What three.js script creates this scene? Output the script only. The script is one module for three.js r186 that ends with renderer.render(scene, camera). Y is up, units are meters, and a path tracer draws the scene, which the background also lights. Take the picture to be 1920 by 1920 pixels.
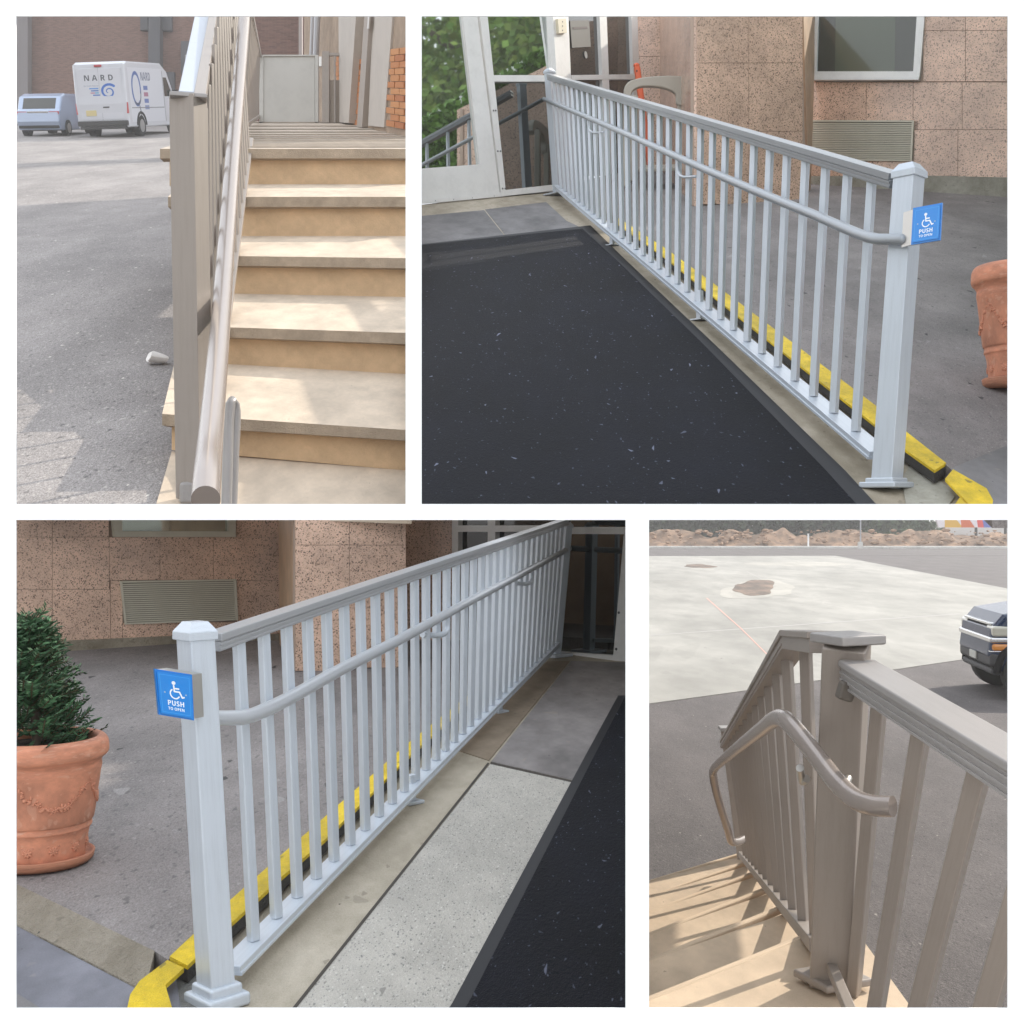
import * as THREE from 'three';
import { mergeGeometries } from 'three/addons/utils/BufferGeometryUtils.js';
import { RoundedBoxGeometry } from 'three/addons/geometries/RoundedBoxGeometry.js';

// ---------- camera, sky, sun, exposure ----------
const scene = new THREE.Scene();
const CAM_Y = 3.1, F = 2500;                        // lens height above the yard; focal length in units of 1/1920 of the picture
const camera = new THREE.PerspectiveCamera(2 * Math.atan(960 / F) * 180 / Math.PI, 1, 0.1, 600);
camera.position.set(0, CAM_Y, 0); camera.lookAt(0, CAM_Y, -10);
scene.add(camera);
const SUN = new THREE.Vector3(0.766 * Math.cos(0.63), Math.sin(0.63), -0.643 * Math.cos(0.63)).normalize();
{
  const w = 512, h = 256, d = new Float32Array(w * h * 4), v = new THREE.Vector3();
  for (let j = 0; j < h; j++) for (let i = 0; i < w; i++) {
    const th = (j + 0.5) / h * Math.PI, ph = ((i + 0.5) / w - 0.5) * 2 * Math.PI;
    v.set(Math.cos(th - Math.PI / 2) * Math.cos(ph), Math.sin(th - Math.PI / 2), Math.cos(th - Math.PI / 2) * Math.sin(ph));
    const e = Math.max(0, v.y), k = Math.pow(e, 0.55), o = (j * w + i) * 4, c = Math.max(0, v.dot(SUN)), g = 0.5 * Math.pow(c, 12);
    const cl = 0.12 * Math.sin(ph * 3 + 1.3 * Math.sin(th * 9)) * Math.sin(th * 11 + ph);
    d[o] = 1.36 - 0.42 * k + cl + g; d[o + 1] = 1.36 - 0.33 * k + cl + g; d[o + 2] = 1.36 - 0.2 * k + cl * 0.8 + g * 0.9; d[o + 3] = 1;
  }
  const sky = new THREE.DataTexture(d, w, h, THREE.RGBAFormat, THREE.FloatType);
  sky.mapping = THREE.EquirectangularReflectionMapping; sky.magFilter = THREE.LinearFilter; sky.minFilter = THREE.LinearFilter; sky.needsUpdate = true;
  scene.background = sky; scene.environment = sky;
}
const sun = new THREE.DirectionalLight(new THREE.Color(1, 0.93, 0.82), 3.2);
sun.position.copy(SUN).multiplyScalar(80).add(new THREE.Vector3(0, 0, -20)); sun.target.position.set(0, 0, -20);
sun.castShadow = true; sun.shadow.mapSize.set(4096, 4096);
Object.assign(sun.shadow.camera, { left: -60, right: 60, top: 60, bottom: -60, near: 1, far: 260 });
scene.add(sun, sun.target);
scene.fog = new THREE.FogExp2(new THREE.Color(0.86, 0.84, 0.82), 0.002);
const renderer = new THREE.WebGLRenderer({ antialias: true });
renderer.toneMapping = THREE.LinearToneMapping; renderer.toneMappingExposure = 1.5;
renderer.shadowMap.enabled = true;

// ---------- helpers ----------
const V = (x, y, z) => new THREE.Vector3(x, y, z);
function rng(seed) { let a = seed >>> 0; return () => { a = (a + 0x6D2B79F5) | 0; let t = Math.imul(a ^ (a >>> 15), 1 | a); t = (t + Math.imul(t ^ (t >>> 7), 61 | t)) ^ t; return ((t ^ (t >>> 14)) >>> 0) / 4294967296; }; }
const at = (px, py, z) => V((px - 960) / F * z, CAM_Y - (py - 960) / F * z, -z);   // a viewing direction and a distance give a place
const atW = at, slope = (c, h) => (px, py) => at(px, py, c / (py - h));                       // a slope of ground: where the direction meets it
function upright(px0, z0, px1, z1) {                                                // a vertical plane through two plan points
  const x0 = (px0 - 960) / F * z0, x1 = (px1 - 960) / F * z1, dx = x1 - x0, dz = z1 - z0;
  const n = V(dz, 0, dx).normalize(); if (n.z < 0) n.negate();
  const f = (px, py, off = 0) => { const k = (px - 960) / F; return at(px, py, (x0 * dz - z0 * dx) / (k * dz - dx)).addScaledVector(n, off); };
  f.n = n; f.u = V(dx, 0, -dz).normalize(); return f;
}
const uprightW = upright;
const used = {};
function numbered(name) { const n = used[name] = (used[name] ?? -1) + 1; return n ? `${name}_${String(n).padStart(3, '0')}` : name; }
function thing(name, label, category, base = V(0, 0, 0), group) {
  const o = new THREE.Group(); o.name = numbered(name); o.position.copy(base); o.userData = { label, category };
  if (group) o.userData.group = group; scene.add(o); return o;
}
const geos = (g) => Array.isArray(g) ? mergeGeometries(g.map(x => x.index ? x.toNonIndexed() : x).map(x => { for (const k of Object.keys(x.attributes)) if (!['position', 'normal', 'uv'].includes(k)) x.deleteAttribute(k); return x; })) : g;
function part(name, g, m, parent, stuff) {
  g = geos(g); let r = parent, p = V(0, 0, 0); while (r && r !== scene) { p.add(r.position); r = r.parent; }
  g.translate(-p.x, -p.y, -p.z);
  const o = new THREE.Mesh(g, m); o.name = name; o.castShadow = o.receiveShadow = true; if (stuff) o.userData.kind = 'stuff'; parent.add(o); return o;
}
function struct(name, g, m, label) { const o = new THREE.Mesh(geos(g), m); o.name = numbered(name); o.userData = { kind: 'structure', label }; o.castShadow = o.receiveShadow = true; scene.add(o); return o; }
function single(name, g, m, label, category, group) { const o = new THREE.Mesh(geos(g), m); o.name = numbered(name); o.userData = { label, category }; if (group) o.userData.group = group; o.castShadow = o.receiveShadow = true; scene.add(o); return o; }
// a flat polygon with thickness; uv in metres along u and across it
function poly(pts, ext, { u, su = 1, sv = 1, fit } = {}) {
  const n = V(0, 0, 0); for (let i = 0; i < pts.length; i++) { const a = pts[i], b = pts[(i + 1) % pts.length]; n.add(V().crossVectors(a, b)); }
  n.normalize(); const uu = (u ? u.clone() : pts[1].clone().sub(pts[0])); uu.addScaledVector(n, -uu.dot(n)).normalize(); const vv = V().crossVectors(n, uu);
  const c2 = pts.map(p => new THREE.Vector2(p.dot(uu), p.dot(vv))), tris = THREE.ShapeUtils.triangulateShape(c2, []);
  const pos = [], uv = [];
  const put = (p, q) => { pos.push(p.x, p.y, p.z); uv.push(q[0], q[1]); };
  const fituv = fit && [[0, 1], [1, 1], [1, 0], [0, 0]];
  const U = (p, i) => fit ? fituv[i % 4] : [p.dot(uu) / su, p.dot(vv) / sv];
  const out = ext && n.dot(ext) > 0;
  for (const t of tris) { const o = out ? [t[0], t[2], t[1]] : t; for (const i of o) put(pts[i], U(pts[i], i)); }
  if (ext) {
    const q = pts.map(p => p.clone().add(ext));
    for (const t of tris) { const o = out ? t : [t[0], t[2], t[1]]; for (const i of o) put(q[i], fit ? [0.02, 0.02] : U(pts[i], i)); }
    for (let i = 0; i < pts.length; i++) {
      const j = (i + 1) % pts.length, L = pts[i].distanceTo(pts[j]), D = ext.length(), a = fit ? [0.02, 0.02] : null;
      const s = out ? [[pts[i], [0, 0]], [pts[j], [L, 0]], [q[j], [L, D]], [pts[i], [0, 0]], [q[j], [L, D]], [q[i], [0, D]]] : [[pts[i], [0, 0]], [q[j], [L, D]], [pts[j], [L, 0]], [pts[i], [0, 0]], [q[i], [0, D]], [q[j], [L, D]]];
      for (const [p, w] of s) put(p, a || [w[0] / su, w[1] / sv]);
    }
  }
  const g = new THREE.BufferGeometry(); g.setAttribute('position', new THREE.Float32BufferAttribute(pos, 3)); g.setAttribute('uv', new THREE.Float32BufferAttribute(uv, 2)); g.computeVertexNormals(); return g;
}
function beam(a, b, w, h, { up = V(0, 1, 0), twist = 0, bevel = 0.004 } = {}) {      // w across, h along up
  const d = b.clone().sub(a), L = d.length(); d.normalize();
  let s = V().crossVectors(d, up); if (s.length() < 1e-3) s = V(1, 0, 0); s.normalize(); const t = V().crossVectors(s, d);
  const g = bevel ? new RoundedBoxGeometry(w, h, L, 1, Math.min(bevel, w / 3, h / 3)) : new THREE.BoxGeometry(w, h, L);
  if (twist) g.rotateZ(twist);
  g.applyMatrix4(new THREE.Matrix4().makeBasis(s, t, d.clone().negate()).setPosition(a.clone().add(b).multiplyScalar(0.5))); return g;
}
const pole = (a, b, w, twist) => beam(a, b, w, w, { up: V(0, 0, 1), twist });        // an upright square bar, turned about its length
function tube(pts, r, seg = 40, closed = false, rad = 14) {
  const c = new THREE.CatmullRomCurve3(pts, closed, 'centripetal'), g = new THREE.TubeGeometry(c, seg, r, rad, closed); if (closed || r < 0.004) return g;
  const e = [0, 1].map(t => { const k = new THREE.CircleGeometry(r, rad), n = c.getTangent(t).multiplyScalar(t ? 1 : -1), p = c.getPoint(t); k.applyQuaternion(new THREE.Quaternion().setFromUnitVectors(V(0, 0, 1), n)); k.translate(p.x, p.y, p.z); return k; });
  return mergeGeometries([g.toNonIndexed(), ...e.map(x => x.toNonIndexed())]);
}
function disc(p, n, r) { const g = new THREE.CircleGeometry(r, 16); g.applyQuaternion(new THREE.Quaternion().setFromUnitVectors(V(0, 0, 1), n.clone().normalize())); g.translate(p.x, p.y, p.z); return g; }
const ball = (p, r, sx = 1, sy = 1, sz = 1, n = 10) => { const g = new THREE.SphereGeometry(r, n, Math.max(5, n * 0.7 | 0)); g.scale(sx, sy, sz); g.translate(p.x, p.y, p.z); return g; };
const mix = (a, b, t) => a.clone().lerp(b, t);
const DOWN = (t) => V(0, -t, 0);

// ---------- textures and materials ----------
function noise2(seed, n) {                                                            // periodic value noise
  const r = rng(seed), g = new Float32Array(n * n).map(() => r());
  return (x, y) => { x = ((x % 1) + 1) % 1 * n; y = ((y % 1) + 1) % 1 * n; const i = x | 0, j = y | 0, fx = x - i, fy = y - j, sx = fx * fx * (3 - 2 * fx), sy = fy * fy * (3 - 2 * fy), G = (a, b) => g[(b % n) * n + a % n];
    return (G(i, j) * (1 - sx) + G(i + 1, j) * sx) * (1 - sy) + (G(i, j + 1) * (1 - sx) + G(i + 1, j + 1) * sx) * sy; };
}
function tex(size, fn, srgb = true) {
  const d = new Uint8Array(size * size * 4);
  for (let j = 0; j < size; j++) for (let i = 0; i < size; i++) { const c = fn(i / size, j / size, i, j), o = (j * size + i) * 4; for (let k = 0; k < 3; k++) d[o + k] = Math.max(0, Math.min(255, c[k] * 255)); d[o + 3] = 255; }
  const t = new THREE.DataTexture(d, size, size); t.wrapS = t.wrapT = THREE.RepeatWrapping; t.magFilter = THREE.LinearFilter; t.minFilter = THREE.LinearMipmapLinearFilter; t.generateMipmaps = true; if (srgb) t.colorSpace = THREE.SRGBColorSpace; t.needsUpdate = true; return t;
}
function canvasTex(w, h, draw) { const c = document.createElement('canvas'); c.width = w; c.height = h; draw(c.getContext('2d'), w, h); const t = new THREE.CanvasTexture(c); t.colorSpace = THREE.SRGBColorSpace; return t; }
const speckleRnd = rng(11);
// base colour (sRGB 0..1), grain strength, blotch strength, chance and colour of flecks
function grainTex(seed, size, base, grain, blotch, flecks = [], tint = [1, 1, 1]) {
  const r = rng(seed), a = noise2(seed + 1, 5), b = noise2(seed + 2, 17), c = noise2(seed + 3, 61), px = new Float32Array(size * size * 3);
  for (let j = 0; j < size; j++) for (let i = 0; i < size; i++) {
    const x = i / size, y = j / size, m = 1 + blotch * ((a(x, y) - 0.5) * 1.2 + (b(x, y) - 0.5) * 0.8 + (c(x, y) - 0.5) * 0.4), n = grain * (r() + r() - 1), o = (j * size + i) * 3;
    for (let k = 0; k < 3; k++) px[o + k] = base[k] * (1 + (m - 1) * tint[k]) + n;
  }
  for (const [count, rmin, rmax, col, alpha = 1, stretch = 1] of flecks) for (let q = 0; q < count; q++) {
    const cx = r() * size, cy = r() * size, ra = rmin + (rmax - rmin) * r() * r(), an = r() * Math.PI, st = 1 + (stretch - 1) * r(), al = alpha * (0.6 + 0.4 * r()), R = Math.ceil(ra * st + 1), ca = Math.cos(an), sa = Math.sin(an), wob = 0.6 + r();
    for (let y = -R; y <= R; y++) for (let x = -R; x <= R; x++) {
      const u = (x * ca + y * sa) / (ra * st), v = (-x * sa + y * ca) / ra, t = Math.atan2(v, u);
      const d = Math.sqrt(u * u + v * v) * (1 + 0.22 * Math.sin(t * 3 + wob * 9) * Math.min(1, ra / 2)); if (d > 1) continue;
      const o = (((cy + y + size) | 0) % size * size + ((cx + x + size) | 0) % size) * 3, s = al * Math.min(1, (1 - d) * ra + 0.4);
      for (let k = 0; k < 3; k++) px[o + k] += (col[k] - px[o + k]) * s;
    }
  }
  return tex(size, (x, y, i, j) => { const o = (j * size + i) * 3; return [px[o], px[o + 1], px[o + 2]]; });
}
function lens(t, metresX, metresY = metresX) { const c = t.clone(); c.repeat.set(1 / metresX, 1 / metresY); c.needsUpdate = true; return c; }
const std = (o) => new THREE.MeshPhysicalMaterial({ roughness: 0.8, ...o });
const rgb = (r, g, b) => new THREE.Color().setRGB(r, g, b);
const bumpTex = tex(512, (() => { const r = rng(5), a = noise2(6, 40), b = noise2(7, 130); return (x, y) => { const v = 0.35 * a(x, y) + 0.4 * b(x, y) + 0.25 * r(); return [v, v, v]; }; })(), false);
const T = {
  asphalt: grainTex(21, 1024, [0.47, 0.455, 0.45], 0.13, 0.12, [[5200, 1.0, 3.0, [0.66, 0.64, 0.62], 0.6], [3000, 1.0, 3.2, [0.24, 0.235, 0.235], 0.6], [60, 1.4, 4,  [0.85, 0.84, 0.8], 0.8]]),
  concrete: grainTex(31, 1024, [0.66, 0.62, 0.55], 0.045, 0.16, [[1500, 0.7, 1.6, [0.4, 0.38, 0.34], 0.35], [70, 3, 11, [0.36, 0.33, 0.29], 0.3, 2], [16, 2, 6, [0.12, 0.12, 0.12], 0.6, 1.6]], [1, 1.05, 1.2]),
  terrazzo: grainTex(37, 1024, [0.7, 0.68, 0.645], 0.08, 0.1, [[9000, 1, 3, [0.4, 0.4, 0.39], 0.65], [6000, 1, 2.8, [0.88, 0.87, 0.84], 0.65], [24, 2, 7, [0.25, 0.24, 0.23], 0.45, 1.8]]),
  slate: grainTex(41, 1024, [0.45, 0.44, 0.44], 0.03, 0.2, [[900, 0.7, 1.7, [0.62, 0.6, 0.57], 0.4], [40, 3, 14, [0.62, 0.57, 0.5], 0.25, 3], [60, 1.5, 4, [0.2, 0.2, 0.2], 0.5, 2]]),
  pavement: grainTex(43, 1024, [0.5, 0.475, 0.465], 0.09, 0.16, [[4200, 1, 3.2, [0.31, 0.3, 0.3], 0.6, 1.6], [2200, 0.9, 2.4, [0.7, 0.68, 0.66], 0.55], [30, 3, 7, [0.1, 0.1, 0.1], 0.75, 2], [24, 3, 9, [0.75, 0.74, 0.73], 0.3, 2.4]]),
  granite: grainTex(51, 1024, [0.83, 0.7, 0.615], 0.06, 0.12, [[6000, 1.2, 4, [0.92, 0.81, 0.72], 0.6], [9000, 1.2, 4, [0.66, 0.53, 0.44], 0.55, 1.8], [7600, 1.2, 3.8, [0.24, 0.2, 0.165], 0.85, 2.2]]),
  rubber: grainTex(61, 1024, [0.125, 0.13, 0.155], 0.03, 0.3, [[3200, 0.8, 1.8, [0.5, 0.51, 0.53], 0.7], [1000, 0.9, 2.4, [0.78, 0.78, 0.79], 0.85, 2.5], [40, 1.6, 3.6, [0.95, 0.95, 0.95], 0.95, 4], [30, 10, 40, [0.2, 0.2, 0.23], 0.12, 2]]),
  stone: grainTex(71, 1024, [0.78, 0.72, 0.65], 0.03, 0.1, [[500, 0.7, 2, [0.58, 0.52, 0.46], 0.4], [14, 1.5, 5, [0.4, 0.36, 0.32], 0.5, 2]]),
  riser: grainTex(73, 512, [0.78, 0.66, 0.52], 0.035, 0.07, [[900, 0.7, 1.5, [0.64, 0.52, 0.4], 0.4]]),
  lot: grainTex(81, 1024, [0.8, 0.79, 0.77], 0.02, 0.12, [[160, 8, 40, [0.68, 0.67, 0.65], 0.16, 3], [60, 1, 4, [0.5, 0.48, 0.46], 0.4, 2]]),
  clay: grainTex(91, 512, [0.78, 0.53, 0.42], 0.025, 0.16, [[200, 2, 14, [0.88, 0.74, 0.66], 0.3, 2], [200, 0.6, 1.6, [0.55, 0.32, 0.24], 0.4]]),
  dirt: grainTex(95, 512, [0.52, 0.43, 0.36], 0.08, 0.4, [[500, 1, 4, [0.7, 0.63, 0.56], 0.6], [500, 1, 4, [0.3, 0.24, 0.2], 0.5]]),
  paint: grainTex(97, 512, [1, 1, 1], 0.012, 0.035, [[120, 0.6, 1.6, [0.86, 0.86, 0.86], 0.5, 3]]),
  yellow: grainTex(99, 512, [0.9, 0.77, 0.1], 0.06, 0.2, [[300, 1, 3.5, [0.72, 0.6, 0.12], 0.5, 2], [26, 2, 7, [0.42, 0.38, 0.25], 0.7, 2.5]]),
};
const M = {
  white: std({ color: rgb(0.9, 0.9, 0.895), roughness: 0.9, bumpMap: lens(bumpTex, 0.6), bumpScale: 0.0004 }),
  asphalt: std({ map: lens(T.asphalt, 4.6, 11), color: rgb(1.5, 1.46, 1.42), roughness: 0.92, bumpMap: lens(bumpTex, 1.2, 2.4), bumpScale: 0.006 }),  // base colour raised to stand in for sunlight missing on the yard
    asphalt4: std({ map: lens(T.asphalt, 3.4, 9), color: rgb(0.62, 0.58, 0.58), roughness: 0.9, bumpMap: lens(bumpTex, 1.2, 2.4), bumpScale: 0.006 }),
  concrete: std({ map: lens(T.concrete, 1.4, 2.8), roughness: 0.88, bumpMap: lens(bumpTex, 0.8, 1.6), bumpScale: 0.003 }),
  terrazzo: std({ map: lens(T.terrazzo, 1.0, 2.4), roughness: 0.85, bumpMap: lens(bumpTex, 0.5, 1.2), bumpScale: 0.003 }),
  slate: std({ map: lens(T.slate, 1.6, 3.2), roughness: 0.75 }),
  pavement: std({ map: lens(T.pavement, 2.4, 5.2), roughness: 0.8, bumpMap: lens(bumpTex, 1, 2), bumpScale: 0.004 }),
  granite: std({ map: lens(T.granite, 1.8), roughness: 0.24, clearcoat: 0.3, clearcoatRoughness: 0.1 }),
  granite3: std({ map: lens(T.granite, 0.95), roughness: 0.24, clearcoat: 0.3, clearcoatRoughness: 0.1 }),
  joint: std({ color: rgb(0.44, 0.33, 0.26), roughness: 0.9 }),
  smooth: std({ map: lens(T.stone, 1.2), color: rgb(0.95, 0.76, 0.62), roughness: 0.5 }),
  rubber: std({ map: lens(T.rubber, 2.6, 6.4), color: rgb(0.3, 0.32, 0.42), specularIntensity: 0.3, roughness: 0.75, bumpMap: lens(bumpTex, 0.35, 0.8), bumpScale: 0.004 }),
  rubber3: std({ map: lens(T.rubber, 1.25, 3.3), color: rgb(0.3, 0.32, 0.42), specularIntensity: 0.3, roughness: 0.75, bumpMap: lens(bumpTex, 0.3, 0.7), bumpScale: 0.004 }),
  rubberEdge: std({ color: rgb(0.02, 0.02, 0.023), roughness: 0.6, specularIntensity: 0.6 }),
  stone: std({ map: lens(T.stone, 1.2, 2.4), color: rgb(1.05, 1.02, 0.98), roughness: 0.85, bumpMap: lens(bumpTex, 0.8), bumpScale: 0.002 }),
  riser: std({ map: lens(T.riser, 0.8), roughness: 0.9, bumpMap: lens(bumpTex, 0.5), bumpScale: 0.002 }),
  nosing: std({ map: lens(T.stone, 0.7), color: rgb(0.78, 0.73, 0.67), roughness: 0.9, bumpMap: lens(bumpTex, 0.3), bumpScale: 0.008 }),
  lot: std({ map: lens(T.lot, 9, 26), roughness: 0.85 }),
  lot4: std({ map: lens(T.lot, 9, 26), color: rgb(0.55, 0.54, 0.52), roughness: 0.9 }),
  silver: std({ map: lens(T.paint, 0.5), color: rgb(0.56, 0.605, 0.66), roughness: 0.32, metalness: 0.25 }),
  rail: std({ map: lens(T.paint, 0.5), color: rgb(0.2, 0.215, 0.23), roughness: 0.34, metalness: 0.2 }),
  silver3: std({ map: lens(T.paint, 0.5), color: rgb(0.62, 0.67, 0.73), roughness: 0.32, metalness: 0.2 }),
  rail3: std({ map: lens(T.paint, 0.5), color: rgb(0.4, 0.405, 0.42), roughness: 0.32, metalness: 0.2 }),
  veilTaupe: std({ map: lens(T.paint, 0.5), color: rgb(0.31, 0.265, 0.23), roughness: 0.42, metalness: 0.1 }),  // these three carry the warm lens haze in their paint colour
  veilTaupeTop: std({ map: lens(T.paint, 0.5), color: rgb(0.34, 0.315, 0.3), roughness: 0.36, metalness: 0.15 }),
  veilTaupeTube: std({ color: rgb(0.37, 0.315, 0.28), roughness: 0.25, metalness: 0.45 }),
  groove: std({ color: rgb(0.12, 0.125, 0.13), roughness: 0.6 }),
  grooveBrown: std({ color: rgb(0.13, 0.11, 0.09), roughness: 0.6 }),
  frame: std({ map: lens(T.paint, 0.6), color: rgb(0.78, 0.78, 0.76), roughness: 0.42 }),
  cream: std({ color: rgb(0.66, 0.6, 0.45), roughness: 0.5 }),
  mirrorGlass: std({ color: rgb(0.74, 0.77, 0.76), roughness: 0.02, metalness: 1 }),
  darkGlass: std({ color: rgb(0.22, 0.24, 0.24), roughness: 0.03, metalness: 1 }),
  blackGlass: std({ color: rgb(0.03, 0.03, 0.027), roughness: 0.06, clearcoat: 0.6, clearcoatRoughness: 0.03 }),
  screenGlass: std({ color: rgb(0.05, 0.053, 0.042), roughness: 0.08, clearcoat: 0.6, clearcoatRoughness: 0.03 }),
  louver: std({ map: lens(T.paint, 0.5), color: rgb(0.57, 0.54, 0.44), roughness: 0.5 }),
  kerbSide: std({ color: rgb(0.07, 0.065, 0.06), roughness: 0.95, bumpMap: lens(bumpTex, 0.3), bumpScale: 0.01 }),
  hand: std({ map: lens(T.paint, 0.5), color: rgb(0.36, 0.385, 0.41), roughness: 0.3, metalness: 0.2 }),
  hand3: std({ map: lens(T.paint, 0.5), color: rgb(0.52, 0.54, 0.57), roughness: 0.3, metalness: 0.2 }),
  dark: std({ color: rgb(0.02, 0.02, 0.02), roughness: 0.8 }),
  yellow: std({ map: lens(T.yellow, 0.8, 1.6), roughness: 0.6, bumpMap: lens(bumpTex, 0.3), bumpScale: 0.004 }),
  clay: std({ map: lens(T.clay, 0.5), roughness: 0.75 }),
  soil: std({ color: rgb(0.035, 0.026, 0.02), roughness: 1, bumpMap: lens(bumpTex, 0.2), bumpScale: 0.02 }),
  steel: std({ color: rgb(0.55, 0.53, 0.5), roughness: 0.35, metalness: 0.9 }),
  orange: std({ color: rgb(0.75, 0.13, 0.04), roughness: 0.5 }),
  plastic: std({ color: rgb(0.4, 0.37, 0.31), roughness: 0.45 }),
  leaf: std({ color: rgb(0.06, 0.12, 0.03), roughness: 0.8, vertexColors: true, side: THREE.DoubleSide }),
  bark: std({ color: rgb(0.12, 0.09, 0.07), roughness: 1 }),
  rubberTyre: std({ color: rgb(0.02, 0.02, 0.02), roughness: 0.85 }),
  chrome: std({ color: rgb(0.7, 0.7, 0.7), roughness: 0.2, metalness: 1 }),
};
// ---------- the white wall with four openings, and the ground ----------
{
  const z = 2.2, t = 0.03, O = [[30, 30, 760.5, 945], [790.5, 30, 1890, 945], [30, 975, 1173, 1890.5], [1217, 975, 1890, 1890.5]];
  const sheet = (z0, th, grow) => {
    const s = new THREE.Shape(), q = (px, py) => { const p = at(px, py, z); return [p.x, p.y]; };
    const a = [-1.25, 0], e = [1.25, CAM_Y + 1.1]; s.moveTo(a[0], a[1]); s.lineTo(e[0], a[1]); s.lineTo(e[0], e[1]); s.lineTo(a[0], e[1]); s.closePath();
    for (const [x0, y0, x1, y1] of O) { const h = new THREE.Path(), m = grow; h.moveTo(...q(x0 - m, y0 - m)); h.lineTo(...q(x0 - m, y1 + m)); h.lineTo(...q(x1 + m, y1 + m)); h.lineTo(...q(x1 + m, y0 - m)); h.closePath(); s.holes.push(h); }
    return new THREE.ExtrudeGeometry(s, { depth: th, bevelEnabled: false }).translate(0, 0, -z0 - th);
  };
  struct('display_wall', [sheet(z, 0.003, 0), sheet(z + 0.003, 0.02, 11)], M.white, 'white wall with four rectangular openings');
  const g2 = new THREE.PlaneGeometry(900, 900); g2.rotateX(-Math.PI / 2); { const u = g2.attributes.uv; for (let i = 0; i < u.count; i++) u.setXY(i, u.getX(i) * 900, u.getY(i) * 900); }
  struct('ground', g2, M.asphalt4, 'dark grey asphalt of the yard');
  struct('added_bounce_floor', poly([V(-14, 0.004, -1.9), V(14, 0.004, -1.9), V(14, 0.004, 26), V(-14, 0.004, 26)], null), M.lot, 'added pale concrete floor before the white wall, bouncing light');  // unseen pale floor added to bounce sunlight into the scenes
  // added thin wall, unseen edge-on, keeps the sun off the lower left scene
  const P = (px, py, zz) => at(px, py, zz);
  struct('added_sun_partition', poly([P(1195, 1980, 2.6), P(1195, 1700, 8.4), P(1195, 962, 8.4), P(1195, 962, 2.6)], V(-0.02, 0, 0)), std({ color: rgb(0.55, 0.55, 0.54), roughness: 0.9 }), 'added thin wall between the two lower scenes, blocking the sun');
}

// ---------- shared builders ----------
function cap(top, w, twist, parent, m, k = 1.16) {
  const f = new RoundedBoxGeometry(w * k, w * 0.3, w * k, 1, w * 0.03); f.rotateY(twist); f.translate(top.x, top.y - w * 0.15, top.z);
  const p = new THREE.CylinderGeometry(w * 0.46, w * k * 0.69, w * 0.34, 4, 1); p.rotateY(Math.PI / 4 + twist); p.translate(top.x, top.y + w * 0.17, top.z);
  const pf = p.toNonIndexed(); pf.computeVertexNormals(); return part('post_cap', [f, pf], m, parent);
}
function railProfile(a, b, w, h, m, gm, parent, name) {                              // a grooved rail
  const r = part(name, [beam(a, b, w, h * 0.42, { bevel: 0.003 }).translate(0, h * 0.29, 0), beam(a, b, w * 0.86, h * 0.5, { bevel: 0.002 }).translate(0, -h * 0.17, 0), beam(a, b, w * 0.95, h * 0.12, { bevel: 0.001 }).translate(0, -h * 0.05, 0), beam(a, b, w * 0.95, h * 0.12, { bevel: 0.001 }).translate(0, -h * 0.3, 0)], m, parent);
  return r;
}
function foot(p, h, w, parent, m) { part('foot', [pole(V(p.x, p.y, p.z), V(p.x, p.y + h, p.z), w, 0.785), new RoundedBoxGeometry(w * 2.6, 0.012, w * 2.6, 1, 0.003).rotateY(0.785).translate(p.x, p.y + 0.006, p.z)], m, parent); }
function rampFence(o) {
  const t = thing('railing', o.label, 'railing', o.base);
  const B0 = o.postBot, B1 = o.farBot;
  part('post', pole(B0, o.postTop, o.postW, 0.785), o.silver, t); cap(o.postTop, o.postW, 0.785, t, o.silver);
  part('base_plate', [new RoundedBoxGeometry(o.postW * 1.75, 0.03, o.postW * 1.75, 1, 0.008).rotateY(0.785).translate(B0.x, B0.y + 0.015, B0.z), new RoundedBoxGeometry(o.postW * 1.35, 0.05, o.postW * 1.35, 1, 0.008).rotateY(0.785).translate(B0.x, B0.y + 0.025, B0.z)], o.silver, t);
  part('post', pole(B1, o.farTop, o.postW * 0.9, 0.785), o.silver, t); cap(o.farTop, o.postW * 0.9, 0.785, t, o.silver);
  part('base_plate', new RoundedBoxGeometry(o.postW * 2.6, 0.02, o.postW * 2.6, 1, 0.005).rotateY(0.785).translate(B1.x, B1.y + 0.01, B1.z), o.silver, t);
  railProfile(o.rt0, o.rt1, o.railW, o.railH, o.rail, M.groove, t, 'top_rail');
  part('bottom_rail', [beam(o.rb0, o.rb1, o.railW * 1.15, o.railH * 0.42, { bevel: 0.003 }), beam(o.rb0, o.rb1, o.railW * 1.28, o.railH * 0.16, { bevel: 0.001 }).translate(0, -o.railH * 0.2, 0)], o.silver, t);
  for (let k = 1; k <= o.n; k++) { const s = k / (o.n + 1); part('baluster', pole(mix(o.rb0, o.rb1, s).add(V(0, o.railH * 0.2, 0)), mix(o.rt0, o.rt1, s).add(V(0, -o.railH * 0.35, 0)), o.balW, 0.785), o.silver, t); }
  part('handrail', [tube(o.hand, o.handR, 90), ball(o.hand[0], o.handR), ball(o.hand[o.hand.length - 1], o.handR)], o.handM, t);
  for (const b of o.brackets) part('bracket', tube(b, 0.011, 24, false, 8), o.silver, t);
  for (const f of o.feet) foot(f, o.footH, o.balW * 1.05, t, o.silver);
  return t;
}
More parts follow.
